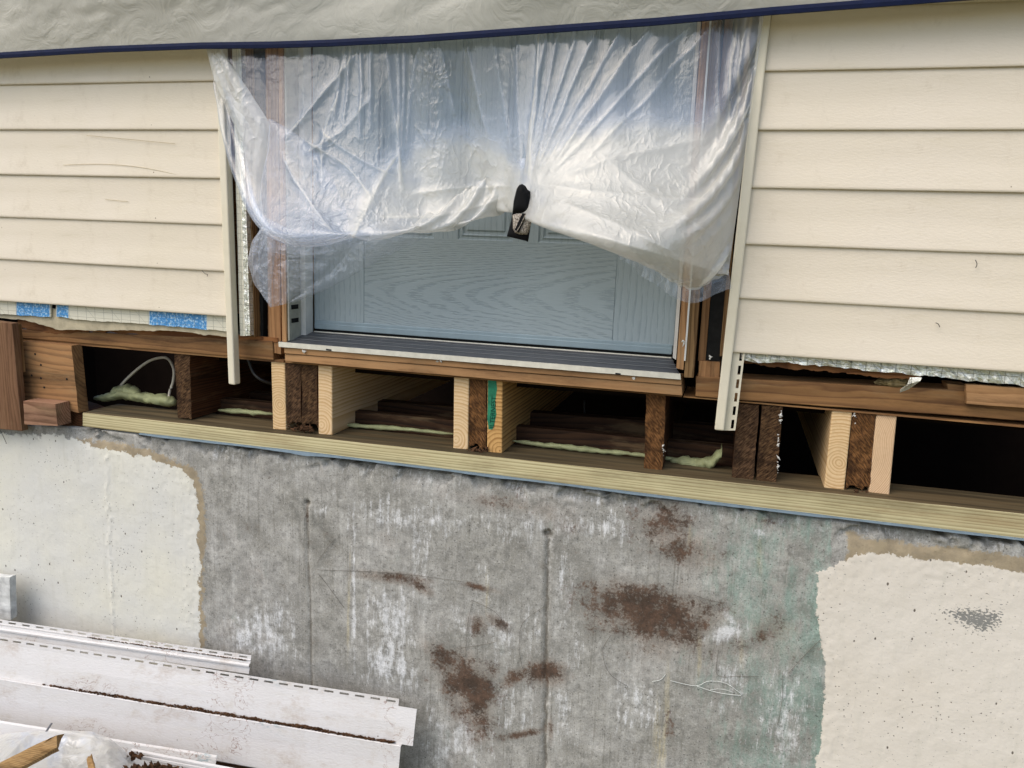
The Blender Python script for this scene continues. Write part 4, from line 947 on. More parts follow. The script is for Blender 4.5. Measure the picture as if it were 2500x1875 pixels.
# ------------------------------------------------------------------ plastic film over the doorway (relaxed as a real hanging sheet)
def hang_film():
    NU, NV = 150, 100
    YP = -.016
    TL, TR = np.array(P(452, 100, YP)), np.array(P(1634, 40, YP)); ztopf = H + .53
    xTL, xTR = TL[0] - .01, P(1640, 30, YP)[0] + .012
    Wm = (xTR - xTL) * 1.10
    u = np.linspace(0, 1, NU); t = np.linspace(0, 1, NV); U, T = np.meshgrid(u, t)
    jp = int(.80 * (NV - 1))
    # curve on which the lower edge was folded up and tied
    arc = np.array([P(a_, b_, y_) for a_, b_, y_ in ((577, 497, -.02), (610, 512, -.022), (680, 524, -.024), (760, 522, -.026), (860, 482, -.028), (960, 446, -.03), (1050, 406, -.034), (1104, 376, -.04), (1120, 360, -.045),
           (1131, 352, -.05), (1143, 358, -.045), (1156, 378, -.04), (1182, 408, -.036), (1240, 462, -.03), (1330, 532, -.028), (1400, 588, -.026), (1490, 640, -.024), (1572, 602, -.02))])
    au = np.array([0, .03, .10, .18, .28, .38, .47, .545, .570, .585, .600, .625, .66, .72, .80, .88, .95, 1.0])
    R = np.stack([np.interp(u, au, arc[:, k]) for k in range(3)], -1)
    top = np.stack([xTL + (xTR - xTL) * u, np.full(NU, YP), np.full(NU, ztopf)], -1)
    dist = np.linalg.norm(R - top, axis=1)
    slack = np.interp(u, [0, .05, .15, .30, .45, .555, .585, .615, .70, .82, .92, 1.0], [1.0, 1.03, 1.06, 1.07, 1.06, 1.02, 1.0, 1.03, 1.09, 1.14, 1.09, 1.0])
    Lu = dist * slack
    tail = np.interp(u, [0, .04, .2, .37, .5, .58, .63, .8, 1], [.05, .04, .010, .010, .008, .006, .008, .010, .02])
    du = Wm / (NU - 1)
    arcl = np.linalg.norm(np.diff(R, axis=0), axis=1) * 1.07 + .0004
    arcl = np.convolve(np.pad(arcl, 4, mode='edge'), np.ones(9) / 9, 'valid')
    fb = sst(.25, .95, np.arange(NV) / jp)[:, None]
    duh = du * (1 - fb) + arcl[None] * fb
    dvu = np.where(np.arange(NV - 1)[:, None] < jp, Lu[None] / jp, tail[None] / (NV - 1 - jp))
    pos = np.zeros((NV, NU, 3))
    zz_ = np.concatenate([np.zeros((1, NU)), np.cumsum(dvu, 0)])
    pos[..., 0] = top[None, :, 0]; pos[..., 2] = ztopf - zz_
    pos[..., 1] = YP - .012 * np.abs(np.sin(U * 41 + 2 * np.sin(U * 9))) - .03 * T * (fbm(U * 9, T * 3, 0, 4, 3)) - .006 * fbm(U * 30, T * 20, 0, 6, 3)
    start = pos.copy(); inv = np.ones((NV, NU)); tgt = {}
    def pin(j, i, p): inv[j, i] = 0; tgt[(j, i)] = np.array(p, float)
    for i in range(NU): pin(0, i, pos[0, i])
    for i in range(NU):
        near = abs(u[i] - .585) < .03
        if i % 2 == 0 or near or i == NU - 1:
            jit = np.array([.002 * math.sin(i * 2.1), -.005 * abs(math.sin(i * .7)), .003 * math.cos(i * .9) + .020])
            pin(jp, i, R[i] + jit * (1 if not near else .6))
    for j in range(1, jp):
        f = j / jp; pin(j, NU - 1, top[-1] * (1 - f) + R[-1] * f)
    lc = np.array([P(a_, b_, -.024) for a_, b_ in ((449, 100), (456, 130), (470, 184), (500, 250), (529, 310), (535, 364), (543, 428), (558, 472), (577, 497))])
    ld = np.r_[0, np.cumsum(np.linalg.norm(np.diff(lc, axis=0), axis=1))]; ld /= ld[-1]
    jt = int(jp * .16)
    for j in range(1, jp):
        f = max(0, (j - jt) / (jp - jt)); q = np.array([np.interp(f, ld, lc[:, k]) for k in range(3)])
        if j < jt: q = top[0] * (1 - j / jt) + lc[0] * (j / jt)
        q[1] -= .006 * abs(math.sin(j * .55)); pin(j, 0, q)
    cons = []
    JI = lambda j, i: j * NU + i
    cum = zz_
    hc = np.concatenate([np.zeros((NV, 1)), np.cumsum(duh, 1)], 1)
    def add(dj, di, k):
        for c in (0, 1):
            J0 = np.arange(0, NV - dj); I0 = np.arange(max(0, -di), NU - max(0, di))
            JJ, II = np.meshgrid(J0, I0, indexing='ij')
            key = (JJ // max(dj, 1)) if dj else (II // max(abs(di), 1))
            m = key % 2 == c
            a = (JJ * NU + II)[m]; b = ((JJ + dj) * NU + II + di)[m]
            vl = (cum[JJ + dj, II] - cum[JJ, II])[m] if dj else 0
            hl = (hc[JJ, II + di] - hc[JJ, II])[m] if di else 0
            cons.append((a, b, np.hypot(hl, vl) + 0 * a, k))
    add(0, 1, 1.0); add(1, 0, 1.0); add(1, 1, .35); add(1, -1, .35); add(0, 3, .04); add(3, 0, .05)
    x = pos.reshape(-1, 3); w = inv.reshape(-1); vel = np.zeros_like(x)
    keys = list(tgt); ki = np.array([a * NU + b for a, b in keys]); kt = np.array([tgt[k] for k in keys]); ks = x[ki].copy()
    uu = U.reshape(-1); tt = T.reshape(-1)
    g = np.zeros_like(x); g[:, 2] = -2.2
    bil = np.exp(-((tt - .66) / .14) ** 2) * (np.exp(-((uu - .22) / .18) ** 2) * 4.2 + np.exp(-((uu - .83) / .13) ** 2) * 8.5)
    g[:, 1] = -bil
    steps = 170; dt = .02
    for s in range(steps):
        f = min(1, s / 90.0); f = f * f * (3 - 2 * f)
        prev = x.copy()
        vel *= .96; x = x + (vel * dt + g * dt * dt) * w[:, None]
        x[ki] = ks * (1 - f) + kt * f
        for it in range(7):
            for a, b, L, k in cons:
                d = x[b] - x[a]; l = np.sqrt((d * d).sum(1)) + 1e-9; ws = w[a] + w[b]
                e = np.where(ws > 0, (l - L) / l / np.maximum(ws, 1e-6), 0) * k
                e = np.where((l < L) & (k == 1.0), e * .7, e)
                c = d * e[:, None]; x[a] += c * w[a][:, None]; x[b] -= c * w[b][:, None]
            lim = -.013
            x[:, 1] = np.minimum(x[:, 1], lim)
        vel = (x - prev) / dt
        sp_ = np.sqrt((vel ** 2).sum(1)); vel *= np.minimum(1, 1.2 / np.maximum(sp_, 1e-6))[:, None]
    return x.reshape(NV, NU, 3), U, T
film, FU, FT = hang_film()
def upsample(A, k):
    """Catmull-Rom refinement of a grid along both directions"""
    for ax in (0, 1):
        A = np.moveaxis(A, ax, 0); n = A.shape[0]; q = np.linspace(0, n - 1, (n - 1) * k + 1); i = np.minimum(q.astype(int), n - 2); f = (q - i).reshape((-1,) + (1,) * (A.ndim - 1))
        p0, p1, p2, p3 = A[np.maximum(i - 1, 0)], A[i], A[i + 1], A[np.minimum(i + 2, n - 1)]
        A = .5 * (2 * p1 + (p2 - p0) * f + (2 * p0 - 5 * p1 + 4 * p2 - p3) * f * f + (3 * p1 - p0 - 3 * p2 + p3) * f ** 3)
        A = np.moveaxis(A, 0, ax)
    return A
def setcrk(o, a):
    A = o.data.attributes.new('crk', 'FLOAT', 'POINT'); A.data.foreach_set('value', np.asarray(a, np.float32).reshape(-1))
def film_obj(name, p, haze, m, label=None, cat=None, parent=None):
    nv, nu_ = haze.shape
    o = obj(name, p.reshape(-1, 3), gridfaces(nu_, nv), m, parent, smooth=True)
    A = o.data.attributes.new('haze', 'FLOAT', 'POINT'); A.data.foreach_set('value', haze.reshape(-1).astype(np.float32))
    if label: tag(o, label, cat)
    return o
def crumple(p, amt, seed=0, f=1.0):
    """sharp crease relief pushed out of the sheet (towards -y) plus a little sideways shear"""
    x, z = p[..., 0], p[..., 2]
    wx = (fbm(x * 9, z * 9, 0, seed, 3) - .5) * .06; wz = (fbm(x * 9, z * 9, 5, seed + 1, 3) - .5) * .06
    c1 = np.abs(2 * vn((x + wx) * 24 * f, (z + wz) * 15 * f, 0, seed + 2) - 1); c2 = np.abs(2 * vn((x - wz) * 55 * f + 9, (z + wx) * 36 * f, 0, seed + 3) - 1)
    c3 = np.abs(2 * vn((x + wz * 2) * 120 * f, (z - wx) * 90 * f, 0, seed + 4) - 1)
    h = (1 - c1) * .006 + (1 - c2) * .0026 + (1 - c3) * .0009
    p[..., 1] -= amt * h; return p
film = upsample(film, 3); FU = upsample(FU, 3); FT = upsample(FT, 3)
fpx, fpy = pix(film[..., 0], film[..., 1], film[..., 2])
top_m = 1 - sst(.62, .78, FT)
# creases that fan out from the gather to the top edge; film lies double along one side of each
cre = np.zeros(fpx.shape)
for xt, yt, xb_, yb_, w_, h_ in ((905, 80, 872, 330, 3, 5), (1005, 70, 1050, 300, 4, 5), (1062, 60, 1100, 330, 4, 4), (1118, 60, 1122, 380, 3, 4), (1168, 50, 1136, 380, 4, 9), (1182, 50, 1139, 380, 4, 8), (1205, 45, 1143, 385, 3, 5),
        (1248, 50, 1150, 380, 5, 7), (1300, 40, 1156, 380, 5, 7), (1352, 40, 1165, 385, 4, 6), (1420, 35, 1178, 385, 6, 9), (1480, 60, 1190, 380, 3, 5), (1540, 60, 1235, 380, 3, 4), (748, 90, 722, 260, 3, 8), (760, 90, 742, 280, 3, 8), (782, 90, 776, 300, 4, 8), (800, 90, 800, 280, 3, 6),
        (835, 90, 860, 300, 5, 7), (862, 90, 868, 420, 3, 7), (876, 85, 866, 420, 3, 6), (950, 80, 985, 250, 5, 5), (1560, 40, 1540, 500, 4, 5), (1590, 40, 1555, 560, 4, 7), (1608, 40, 1570, 560, 4, 8), (1622, 40, 1580, 560, 3, 6), (770, 110, 610, 300, 7, 10), (800, 210, 660, 330, 8, 9), (660, 300, 812, 440, 9, 10), (690, 280, 850, 380, 6, 8), (735, 200, 700, 420, 7, 8), (610, 330, 720, 500, 8, 9), (860, 330, 760, 520, 7, 8), (880, 420, 1100, 400, 7, 8), (830, 470, 1090, 425, 7, 8), (1190, 430, 1480, 560, 9, 10), (1170, 400, 1540, 430, 10, 9), (1210, 380, 1520, 300, 9, 9), (1260, 500, 1560, 590, 7, 9), (1300, 340, 1560, 520, 9, 9)):
    ex_, ey_ = xb_ - xt, yb_ - yt; ln_ = math.hypot(ex_, ey_); f = ((fpx - xt) * ex_ + (fpy - yt) * ey_) / ln_ ** 2
    dd_ = ((fpx - xt) * ey_ - (fpy - yt) * ex_) / ln_ + (fbm(f * ln_ / 110, fpy * 0 + xt, 0, 5, 2) - .5) * (4 + ln_ * .02) + (0 if yt <= 105 else ((xt * 7 + yb_) % 11 - 5) * 3.6) * np.sin(np.pi * np.clip(f, 0, 1))
    m_ = np.exp(-np.abs(dd_ / (w_ * 1.25)) ** 1.25) * (1 - sst(.86, 1.06, f)) * (sst(-.06, .12, f) if yt > 105 else 1); env_ = (1 - sst(.86, 1.06, f)) * (sst(-.06, .12, f) if yt > 105 else 1)
    cre = cre + env_ * (.32 * np.exp(-(dd_ / 2.3) ** 2) * (.3 + vn(f * ln_ / 25, xt)) + .17 * np.where(dd_ * (1 if (xt + yb_) % 2 else -1) > 0, np.exp(-np.abs(dd_) / (w_ * 3.2)), 0) * (.4 + fbm(f * ln_ / 60, xt, 0, 3, 2))) * (h_ / 8)
    film[..., 1] -= m_ * h_ * (.00042 if yt > 105 else .00050)
cz = lambda a_, b_, rx, ry: np.exp(-(((fpx - a_) / rx) ** 2 + ((fpy - b_) / ry) ** 2))
amt = .02 + .30 * cz(720, 330, 90, 140) + .55 * cz(950, 165, 45, 75) + .35 * cz(960, 310, 70, 50) + .30 * cz(780, 480, 200, 40) + .35 * cz(1450, 540, 120, 50) + .20 * cz(1400, 450, 130, 90) + .2 * cz(1020, 400, 80, 50) + .2 * cz(1480, 150, 60, 80)
amt *= sst(0, .05, FT)
film = crumple(film, amt * .62, 71)
ybm = np.interp(fpx, [560, 640, 740, 830, 900, 1000, 1080, 1130, 1180, 1260, 1350, 1500, 1640], [400, 440, 440, 340, 280, 250, 275, 335, 300, 255, 235, 215, 230])
milky = sst(-8, 75, fpy - ybm + 50 * (fbm(fpx / 70, fpy / 55, 0, 23, 4) - .5)) * np.interp(fpx, [560, 700, 860, 960, 1130, 1250, 1640], [.32, .36, .62, .78, .84, .84, .8])
milky = milky * (.72 + .45 * fbm(fpx / 45, fpy / 30, 0, 29, 4))
hz = .02 + .70 * milky + np.minimum(cre, .5) * (1 - .35 * milky) + .40 * np.exp(-((FU - 1) / .055) ** 2) + .10 * np.exp(-((FU - .585) / .02) ** 2) * sst(.2, .6, FT)
hz = hz * (.8 + .4 * fbm(fpx / 60, fpy / 60, 0, 19, 4)); hz = np.where(FT > .83, .15, hz)
sheet = film_obj('plastic_sheet', film, hz, M_film, 'clear plastic sheet gathered at the middle over the front door', 'plastic sheet')
setcrk(sheet, amt * .55 + .025 + .07 * milky * (.3 + 1.4 * fbm(fpx / 80, fpy / 50, 0, 37, 3)))

def patch(name, lc, rc, Y0, bulge, haze, amt_, seed, nu=110, nv=150, fade=None, pleat=0):
    """a folded over layer of film between two boundary lines given down the picture"""
    def res(c, t):
        c = np.array(c, float); d = np.r_[0, np.cumsum(np.hypot(*np.diff(c, axis=0).T))]; d /= d[-1]
        return np.stack([np.interp(t, d, c[:, 0]), np.interp(t, d, c[:, 1])], -1)
    t = np.linspace(0, 1, nv); L = res(lc, t); R_ = res(rc, t); k = np.ones(9) / 9
    for A in (L, R_):
        for c_ in (0, 1): A[4:-4, c_] = np.convolve(A[:, c_], k, 'valid')
    u = np.linspace(0, 1, nu); U, T = np.meshgrid(u, t)
    PX = L[:, None, 0] * (1 - U) + R_[:, None, 0] * U; PY = L[:, None, 1] * (1 - U) + R_[:, None, 1] * U
    flat = np.array([P(a_, b_, Y0) for a_, b_ in zip(PX.reshape(-1), PY.reshape(-1))]).reshape(nv, nu, 3)
    flat[..., 1] -= bulge * np.sqrt(np.clip(4 * U * (1 - U), 0, 1)) * (.5 + .5 * np.sin(np.pi * np.clip(T, 0, 1)))
    if pleat: flat[..., 1] -= .004 * np.abs(np.sin(U * pleat + 3 * fbm(U * 2, T * 3, 0, seed, 3)))
    flat = crumple(flat, amt_, seed)
    h = haze * (.7 + .6 * fbm(PX / 50, PY / 50, 0, seed + 8, 4))
    if fade: h = h * fade(U, T)
    o = film_obj(name, flat, h, M_film3 if fade else M_film, None, None, sheet); setcrk(o, np.full(h.shape, amt_)); return o
patch('folded_edge', [(447, 96), (450, 112), (468, 184), (500, 252), (529, 310), (534, 364), (541, 428), (557, 472), (576, 494)], [(478, 96), (484, 112), (533, 187), (585, 268), (583, 324), (566, 396), (568, 440), (572, 470), (584, 494)], -.034, .014, 1.0, .25, 101, 50, 160, pleat=4)
patch('folded_layer', [(584, 262), (579, 330), (564, 400), (560, 450), (574, 497)], [(588, 258), (640, 288), (690, 332), (722, 390), (748, 450), (760, 522)], -.040, .02, .20, .3, 121, 90, 140)
patch('inner_layer', [(590, 380), (585, 450), (590, 500), (640, 526)], [(1128, 190), (1130, 300), (1124, 400), (1104, 440)], -.004, .006, .5, .35, 141, 200, 120, lambda U, T: sst(.0, .55, T) * (.3 + .7 * sst(0, .3, U)))
patch('inner_layer', [(1128, 190), (1132, 300), (1150, 440), (1172, 474)], [(1596, 150), (1588, 300), (1580, 500), (1560, 590)], -.004, .006, .55, .35, 151, 200, 120, lambda U, T: sst(.02, .5, T + .08 * np.sin(U * 3)))
patch('tail_layer', [(566, 490), (549, 530), (546, 575), (560, 620), (586, 664)], [(935, 506), (880, 532), (800, 575), (710, 625), (640, 652)], -.03, .012, .13, .35, 161, 150, 100, pleat=7)
patch('tail_fold', [(572, 488), (548, 520), (538, 565), (552, 612), (572, 640)], [(588, 496), (600, 530), (596, 565), (590, 610), (590, 662)], -.038, .012, .28, .4, 171, 40, 100, pleat=3)

# ------------------------------------------------------------------ tarp with navy binding along its lower edge
edge_px = [(-420, 150), (-200, 136), (0, 120), (216, 107), (432, 99), (594, 97), (708, 93.5), (796, 89), (900, 84), (1068, 72), (1416, 47), (1504, 39), (1668, 24), (1956, 2), (2212, -18), (2700, -56)]
YT = -.065
ex = np.linspace(-420, 2700, 260); ey = np.interp(ex, *zip(*edge_px))
E0 = np.array([P(a, b, YT) for a, b in zip(ex, ey)])
nv = 90; tv = np.linspace(0, 1, nv) ** 1.3; TX, TV = np.meshgrid(ex, tv)
base_ = np.broadcast_to(E0[None], (nv, len(ex), 3)).copy()
hgt = TV * .75
XX = base_[..., 0]
ta_, tb_ = XX * .92 + hgt * .4, hgt * .92 - XX * .4
fold = (fbm(ta_ * 1.5, tb_ * 4.0, 0, 61, 2) - .5) * .10 + (ridge(ta_ * 3 + 2 * fbm(XX * 2, hgt * 2, 0, 3, 2), tb_ * 10, 62, 2) - .5) * .018 + (ridge(ta_ * 13, tb_ * 20 + 3 * fbm(XX * 4, hgt * 4, 0, 7, 2), 65, 2) - .5) * .0075 + (ridge(XX * 30 + hgt * 22, hgt * 26 - XX * 25, 66, 2) - .5) * .003
fold *= sst(-.03, .16, hgt) * .9 + .03
base_[..., 2] += hgt * .98; base_[..., 1] += fold - hgt * .06
tarp = obj('tarp', base_.reshape(-1, 3), gridfaces(len(ex), nv), M_tarp, smooth=True, sub=1)
tag(tarp, 'wrinkled grey fabric tarp with a navy bound edge hanging across the top', 'tarp')
bv = []
for i, e in enumerate(E0):
    w_ = .0072; y = e[1]
    bv += [(e[0], y - .0035, e[2] + w_), (e[0], y - .0045, e[2]), (e[0], y - .003, e[2] - w_), (e[0], y + .003, e[2] - w_), (e[0], y + .003, e[2] + w_)]
bf = []
for i in range(len(ex) - 1):
    for k in range(5): bf.append((i * 5 + k, i * 5 + (k + 1) % 5, (i + 1) * 5 + (k + 1) % 5, (i + 1) * 5 + k))
bo = obj('edge_binding', bv, bf, M_navy, tarp, smooth=False); fixn(bo)

# ------------------------------------------------------------------ black pouch hanging at the gather
zo = lambda x, y: ((1200 + x / 9.76) / 1.1302, (430 + y / 9.76) / 1.1302)
YB = -.122
def puffy(name, pts, Y, th, m, parent=None, n=26, bulge=.006, seed=0):
    """cushion shaped panel with the given outline"""
    q = np.array([P(x, y, Y) for x, y in pts]); c = q.mean(0); V = []; rings = 7; N = len(q)
    for r_ in range(rings):
        s_ = 1 - r_ / rings
        for p in q:
            a = c + (p - c) * s_
            V.append((a[0], Y - th * math.sqrt(max(0, 1 - s_ ** 4)) - (float(fbm(a[0] * 60, a[2] * 25, 0, seed, 3)) - .5) * bulge * (1 - s_ ** 6), a[2]))
    V.append((c[0], Y - th, c[2])); back = len(V)
    for p in q: V.append((p[0], Y + .004, p[2]))
    F = []
    for r_ in range(rings - 1):
        for i in range(N): F.append((r_ * N + i, r_ * N + (i + 1) % N, (r_ + 1) * N + (i + 1) % N, (r_ + 1) * N + i))
    for i in range(N): F.append(((rings - 1) * N + i, (rings - 1) * N + (i + 1) % N, rings * N)); F.append((i, back + i, back + (i + 1) % N, (i + 1) % N))
    F.append(tuple(back + i for i in range(N)))
    o = obj(name, V, F, m, parent, smooth=True); fixn(o); return o
def dense(pts, k=4):
    r = []
    for i in range(len(pts)):
        a, b = pts[i], pts[(i + 1) % len(pts)]
        for j in range(k): r.append((a[0] + (b[0] - a[0]) * j / k, a[1] + (b[1] - a[1]) * j / k))
    return r
pouch = empty('fabric_pouch', P(*zo(720, 900), YB), 'black fabric pouch with a grey camouflage patch hanging at the gather of the plastic sheet', 'pouch')
puffy('pouch_body', dense([zo(725, 185), zo(800, 230), zo(850, 320), zo(915, 365), zo(940, 520), zo(948, 830), zo(890, 910), zo(500, 910), zo(510, 800), zo(530, 620), zo(570, 440), zo(610, 280), zo(660, 210)]), YB, .016, M_black, pouch, seed=3)
puffy('pouch_flap', dense([zo(490, 900), zo(955, 960), zo(905, 1300), zo(862, 1565), zo(800, 1540), zo(362, 1435), zo(420, 1240), zo(470, 1060)]), YB + .004, .004, M_black, pouch, seed=5)
puffy('camo_patch', dense([zo(502, 925), zo(600, 880), zo(720, 875), zo(880, 905), zo(955, 985), zo(930, 1160), zo(890, 1300), zo(840, 1395), zo(660, 1390), zo(560, 1350), zo(510, 1260), zo(508, 1080)]), YB - .004, .009, M_camo, pouch, seed=6)
hexa('strap', [zo(730, 880), zo(830, 890), zo(640, 1340), zo(545, 1290)], YB - .0165, .006, (4, 2, 14), M_black, pouch, rough=.0012, freq=90, seed=7)
tube('strap_piping', [P(*zo(815, 900), YB - .018), P(*zo(700, 1150), YB - .018), P(*zo(600, 1310), YB - .017), P(*zo(560, 1300), YB - .017)], .0009, M_camo, pouch, seg=6)

# ------------------------------------------------------------------ pile of pulled off siding at the lower left
def Pv(x, y, Y): return np.array(P(x, y, Y))
def sheetpanel(name, TL, TR, prof, m, parent=None, slots=None, bend=0.0, seed=0, nu=160, right_cut=None):
    """long panel: top edge TL->TR, cross profile given as (down, out) distances; slots = (v index, count, start, share)"""
    L = np.linalg.norm(TR - TL)
    us = list(np.linspace(0, 1, nu))
    if slots:
        vi, cnt, a, b = slots; us = [0.0]
        for k in range(cnt): us += [(k + a) / cnt, (k + b) / cnt]
        us.append(1.0)
    ax = (TR - TL) / L; dn = np.array([0, -.25, -.97]); dn = dn - ax * (dn @ ax); dn /= np.linalg.norm(dn); out = np.cross(dn, ax); out /= np.linalg.norm(out)
    if out[1] > 0: out = -out
    V = []
    for (v, o_) in prof:
        for u in us:
            q = TL + ax * (L * u) + dn * v + out * (o_ + bend * math.sin(math.pi * u) + .002 * (float(vn(u * 9, v * 20, 0, seed)) - .5)); V.append(q)
    n = len(us)
    F = gridfaces(n, len(prof), (lambda i, j: j == slots[0] and i % 2 == 1) if slots else None)
    return obj(name, V, F, m, parent, solid=.0014, smooth=False), ax, dn, out, L
# panel with the double course and a row of slots
tl_, tr_ = Pv(-330, 1323, -.215), Pv(862, 1510, -.055)
prB = [(0, 0), (.0055, .0), (.0108, 0), (.020, 0), (.060, .003), (.112, .004), (.1135, .006)]
root = empty('loose_siding_panel', tuple((tl_ + tr_) / 2), 'long loose white siding panel with a row of slots and brown dirt along its crease', 'siding panel', None)
pB, ax, dn, out, L = sheetpanel('panel_face', tl_, tr_, prB, M_white, root, (1, 40, .2, .8), 0, 3)
def on(u, v, o_): return tl_ + ax * (L * u) + dn * v + out * o_
us_ = np.linspace(0, 1, 120)
# lower course stands proud of the crease
V = []; pr2 = [(.1125, .004), (.1130, .014), (.1145, .0155), (.118, .015), (.16, .013), (.20, .013), (.232, .013), (.235, .010), (.235, .002)]
uR = 1.016
for v, o_ in pr2:
    for u in us_: V.append(on(u * uR - .0035, v, o_ + .0016 * (float(vn(u * 7, v * 9, 0, 5)) - .5)))
obj('lower_course', V, gridfaces(120, len(pr2)), M_white, root, solid=.0014)
# square end beyond the slotted strip
V = []
for v, o_ in ((.018, .0006), (.06, .0034), (.1120, .0046)):
    for u in np.linspace(.998, 1.0295, 8): V.append(on(u, v, o_))
obj('panel_end', V, gridfaces(8, 3), M_white, root, solid=.0014)
# dirt crumbs lying on the crease
V = []; F = []
for k in range(2000):
    u = .40 + .60 * random.random() ** .9; dens = float(fbm(u * 24, 2.2, 0, 7, 3)) * sst(.38, .56, u)
    if random.random() > .35 + dens: continue
    c = on(u, .1125 - random.random() * .0075 * (.4 + dens), .006 + random.random() * .007); r_ = .0012 + .0030 * random.random() ** 1.5; b0 = len(V)
    el = 1 + 2.2 * random.random() ** 3
    for d in ((1, 0, 0), (-1, 0, 0), (0, 1, 0), (0, -1, 0), (0, 0, 1), (0, 0, -1)):
        j = .6 + .7 * random.random(); V.append(c + (ax * d[0] * el + out * d[1] + np.array([0, 0, 1]) * d[2] * .8) * r_ * j)
    for f in ((0, 2, 4), (2, 1, 4), (1, 3, 4), (3, 0, 4), (2, 0, 5), (1, 2, 5), (3, 1, 5), (0, 3, 5)): F.append(tuple(b0 + i for i in f))
dirt = obj('crease_dirt', V, F, M_soil); tag(dirt, 'line of crumbly brown dirt lying in the crease of the loose siding', 'dirt', None, 'stuff')

# shorter starter strip behind with ridges
ta, tb = Pv(-330, 1291, -.19), Pv(543, 1416, -.045)
root2 = empty('loose_starter_strip', tuple((ta + tb) / 2), 'short loose white starter strip with ridges behind the long panel', 'siding panel')
prA = [(0, 0), (.004, 0), (.0088, 0), (.0115, 0), (.013, .004), (.015, .0015), (.021, .0015), (.022, .007), (.026, .0095), (.030, .0085), (.032, .003), (.050, .003)]
pA, axA, dnA, outA, LA = sheetpanel('strip_face', ta, tb, prA, M_white, root2, (1, 29, .2, .75), 0, 9)
V = []; F = []
for k in range(260):
    u = .62 + .37 * random.random(); c = ta + axA * LA * u + dnA * (.0122 + random.random() * .002) + outA * .005; r_ = .0009 + .0014 * random.random(); b0 = len(V)
    for d in ((1, 0, 0), (-1, 0, 0), (0, 1, 0), (0, -1, 0), (0, 0, 1), (0, 0, -1)): V.append(c + (axA * d[0] * 1.8 + outA * d[1] + np.array([0, 0, 1]) * d[2]) * r_)
    for f in ((0, 2, 4), (2, 1, 4), (1, 3, 4), (3, 0, 4), (2, 0, 5), (1, 2, 5), (3, 1, 5), (0, 3, 5)): F.append(tuple(b0 + i for i in f))
tag(obj('strip_dirt', V, F, M_soil), 'thin line of brown dirt on the ridge of the starter strip', 'dirt', None, 'stuff')

# lowest panel, seen at its top edge only
tc_, td_ = Pv(-300, 1508, -.36), Pv(470, 1632, -.235)
root3 = empty('loose_bottom_panel', tuple((tc_ + td_) / 2), 'lowest loose white panel mostly under the plastic heap', 'siding panel')
prC = [(0, 0), (.004, .004), (.03, .007), (.10, .006), (.2, .004)]
sheetpanel('panel_face', tc_, td_, prC, M_white, root3, None, 0, 15)
te_, tf_ = Pv(285, 1617, -.33), Pv(640, 1684, -.27)
q = [(0, 0), (.004, .003), (.008, .0032), (.010, .001), (.013, .0035), (.018, .0035), (.021, 0)]
root4 = empty('loose_trim_piece', tuple((te_ + tf_) / 2), 'narrow loose white trim piece with a rounded bead at the bottom edge', 'trim')
sheetpanel('trim_face', te_, tf_, q, M_white, root4, None, 0, 19)

# foil board offcut standing at the left edge
tag(hexa('foam_board_offcut', [(-110, 1236), z7(58, 518), z7(66, 770), (-110, 1338)], -.06, .022, (8, 4, 12), plain('offcut_face', '#cfd0cd', .5, .3, var=.18, scale=30, bump=.5), rough=.0035, freq=40, seed=71), 'white foil board offcut leaning on the wall at the left edge', 'insulation')

# crumpled clear plastic in the corner
nu, nv = 170, 120
pts = {}
outline_top = [(-260, 1640), (-120, 1610), (0, 1586), (60, 1580), (140, 1578), (200, 1580), (238, 1595), (270, 1622), (300, 1655), (330, 1690)]
ox_, oy_ = zip(*outline_top)
PXg, Tg = np.meshgrid(np.linspace(-260, 330, nu), np.linspace(0, 1, nv))
PYg = np.interp(PXg, ox_, oy_); PYg = PYg + Tg * (1840 - PYg) * .8
Yg_ = -.34 - .30 * Tg - .05 * np.sin(np.pi * np.clip(Tg * 1.3, 0, 1)) * fbm(PXg / 90, PYg / 90, 0, 31, 3)
c_ = np.stack([(PXg * 1.1302 - 1250) / FPX, (PYg * 1.1302 - 937.5) / FPX, np.ones_like(PXg)], -1) @ RW
tt_ = (Yg_ + DIST) / c_[..., 2]
heap = np.stack([c_[..., 0] * tt_, Yg_, H - c_[..., 1] * tt_], -1)
heap[..., 2] += (ridge(heap[..., 0] * 11, heap[..., 1] * 9, 33, 3) - .6) * .035 * sst(0, .1, Tg)
heap = crumple(heap, .45 * sst(0, .1, Tg), 91, .7)
hp = obj('plastic_heap', heap.reshape(-1, 3), gridfaces(nu, nv), M_film2, smooth=True)
A = hp.data.attributes.new('haze', 'FLOAT', 'POINT'); A.data.foreach_set('value', (fbm(PXg / 40, PYg / 40, 0, 5, 4)).reshape(-1).astype(np.float32))
setcrk(hp, np.full(PXg.shape, .25))
tag(hp, 'crumpled milky plastic sheet heaped in the lower left corner', 'plastic sheet')

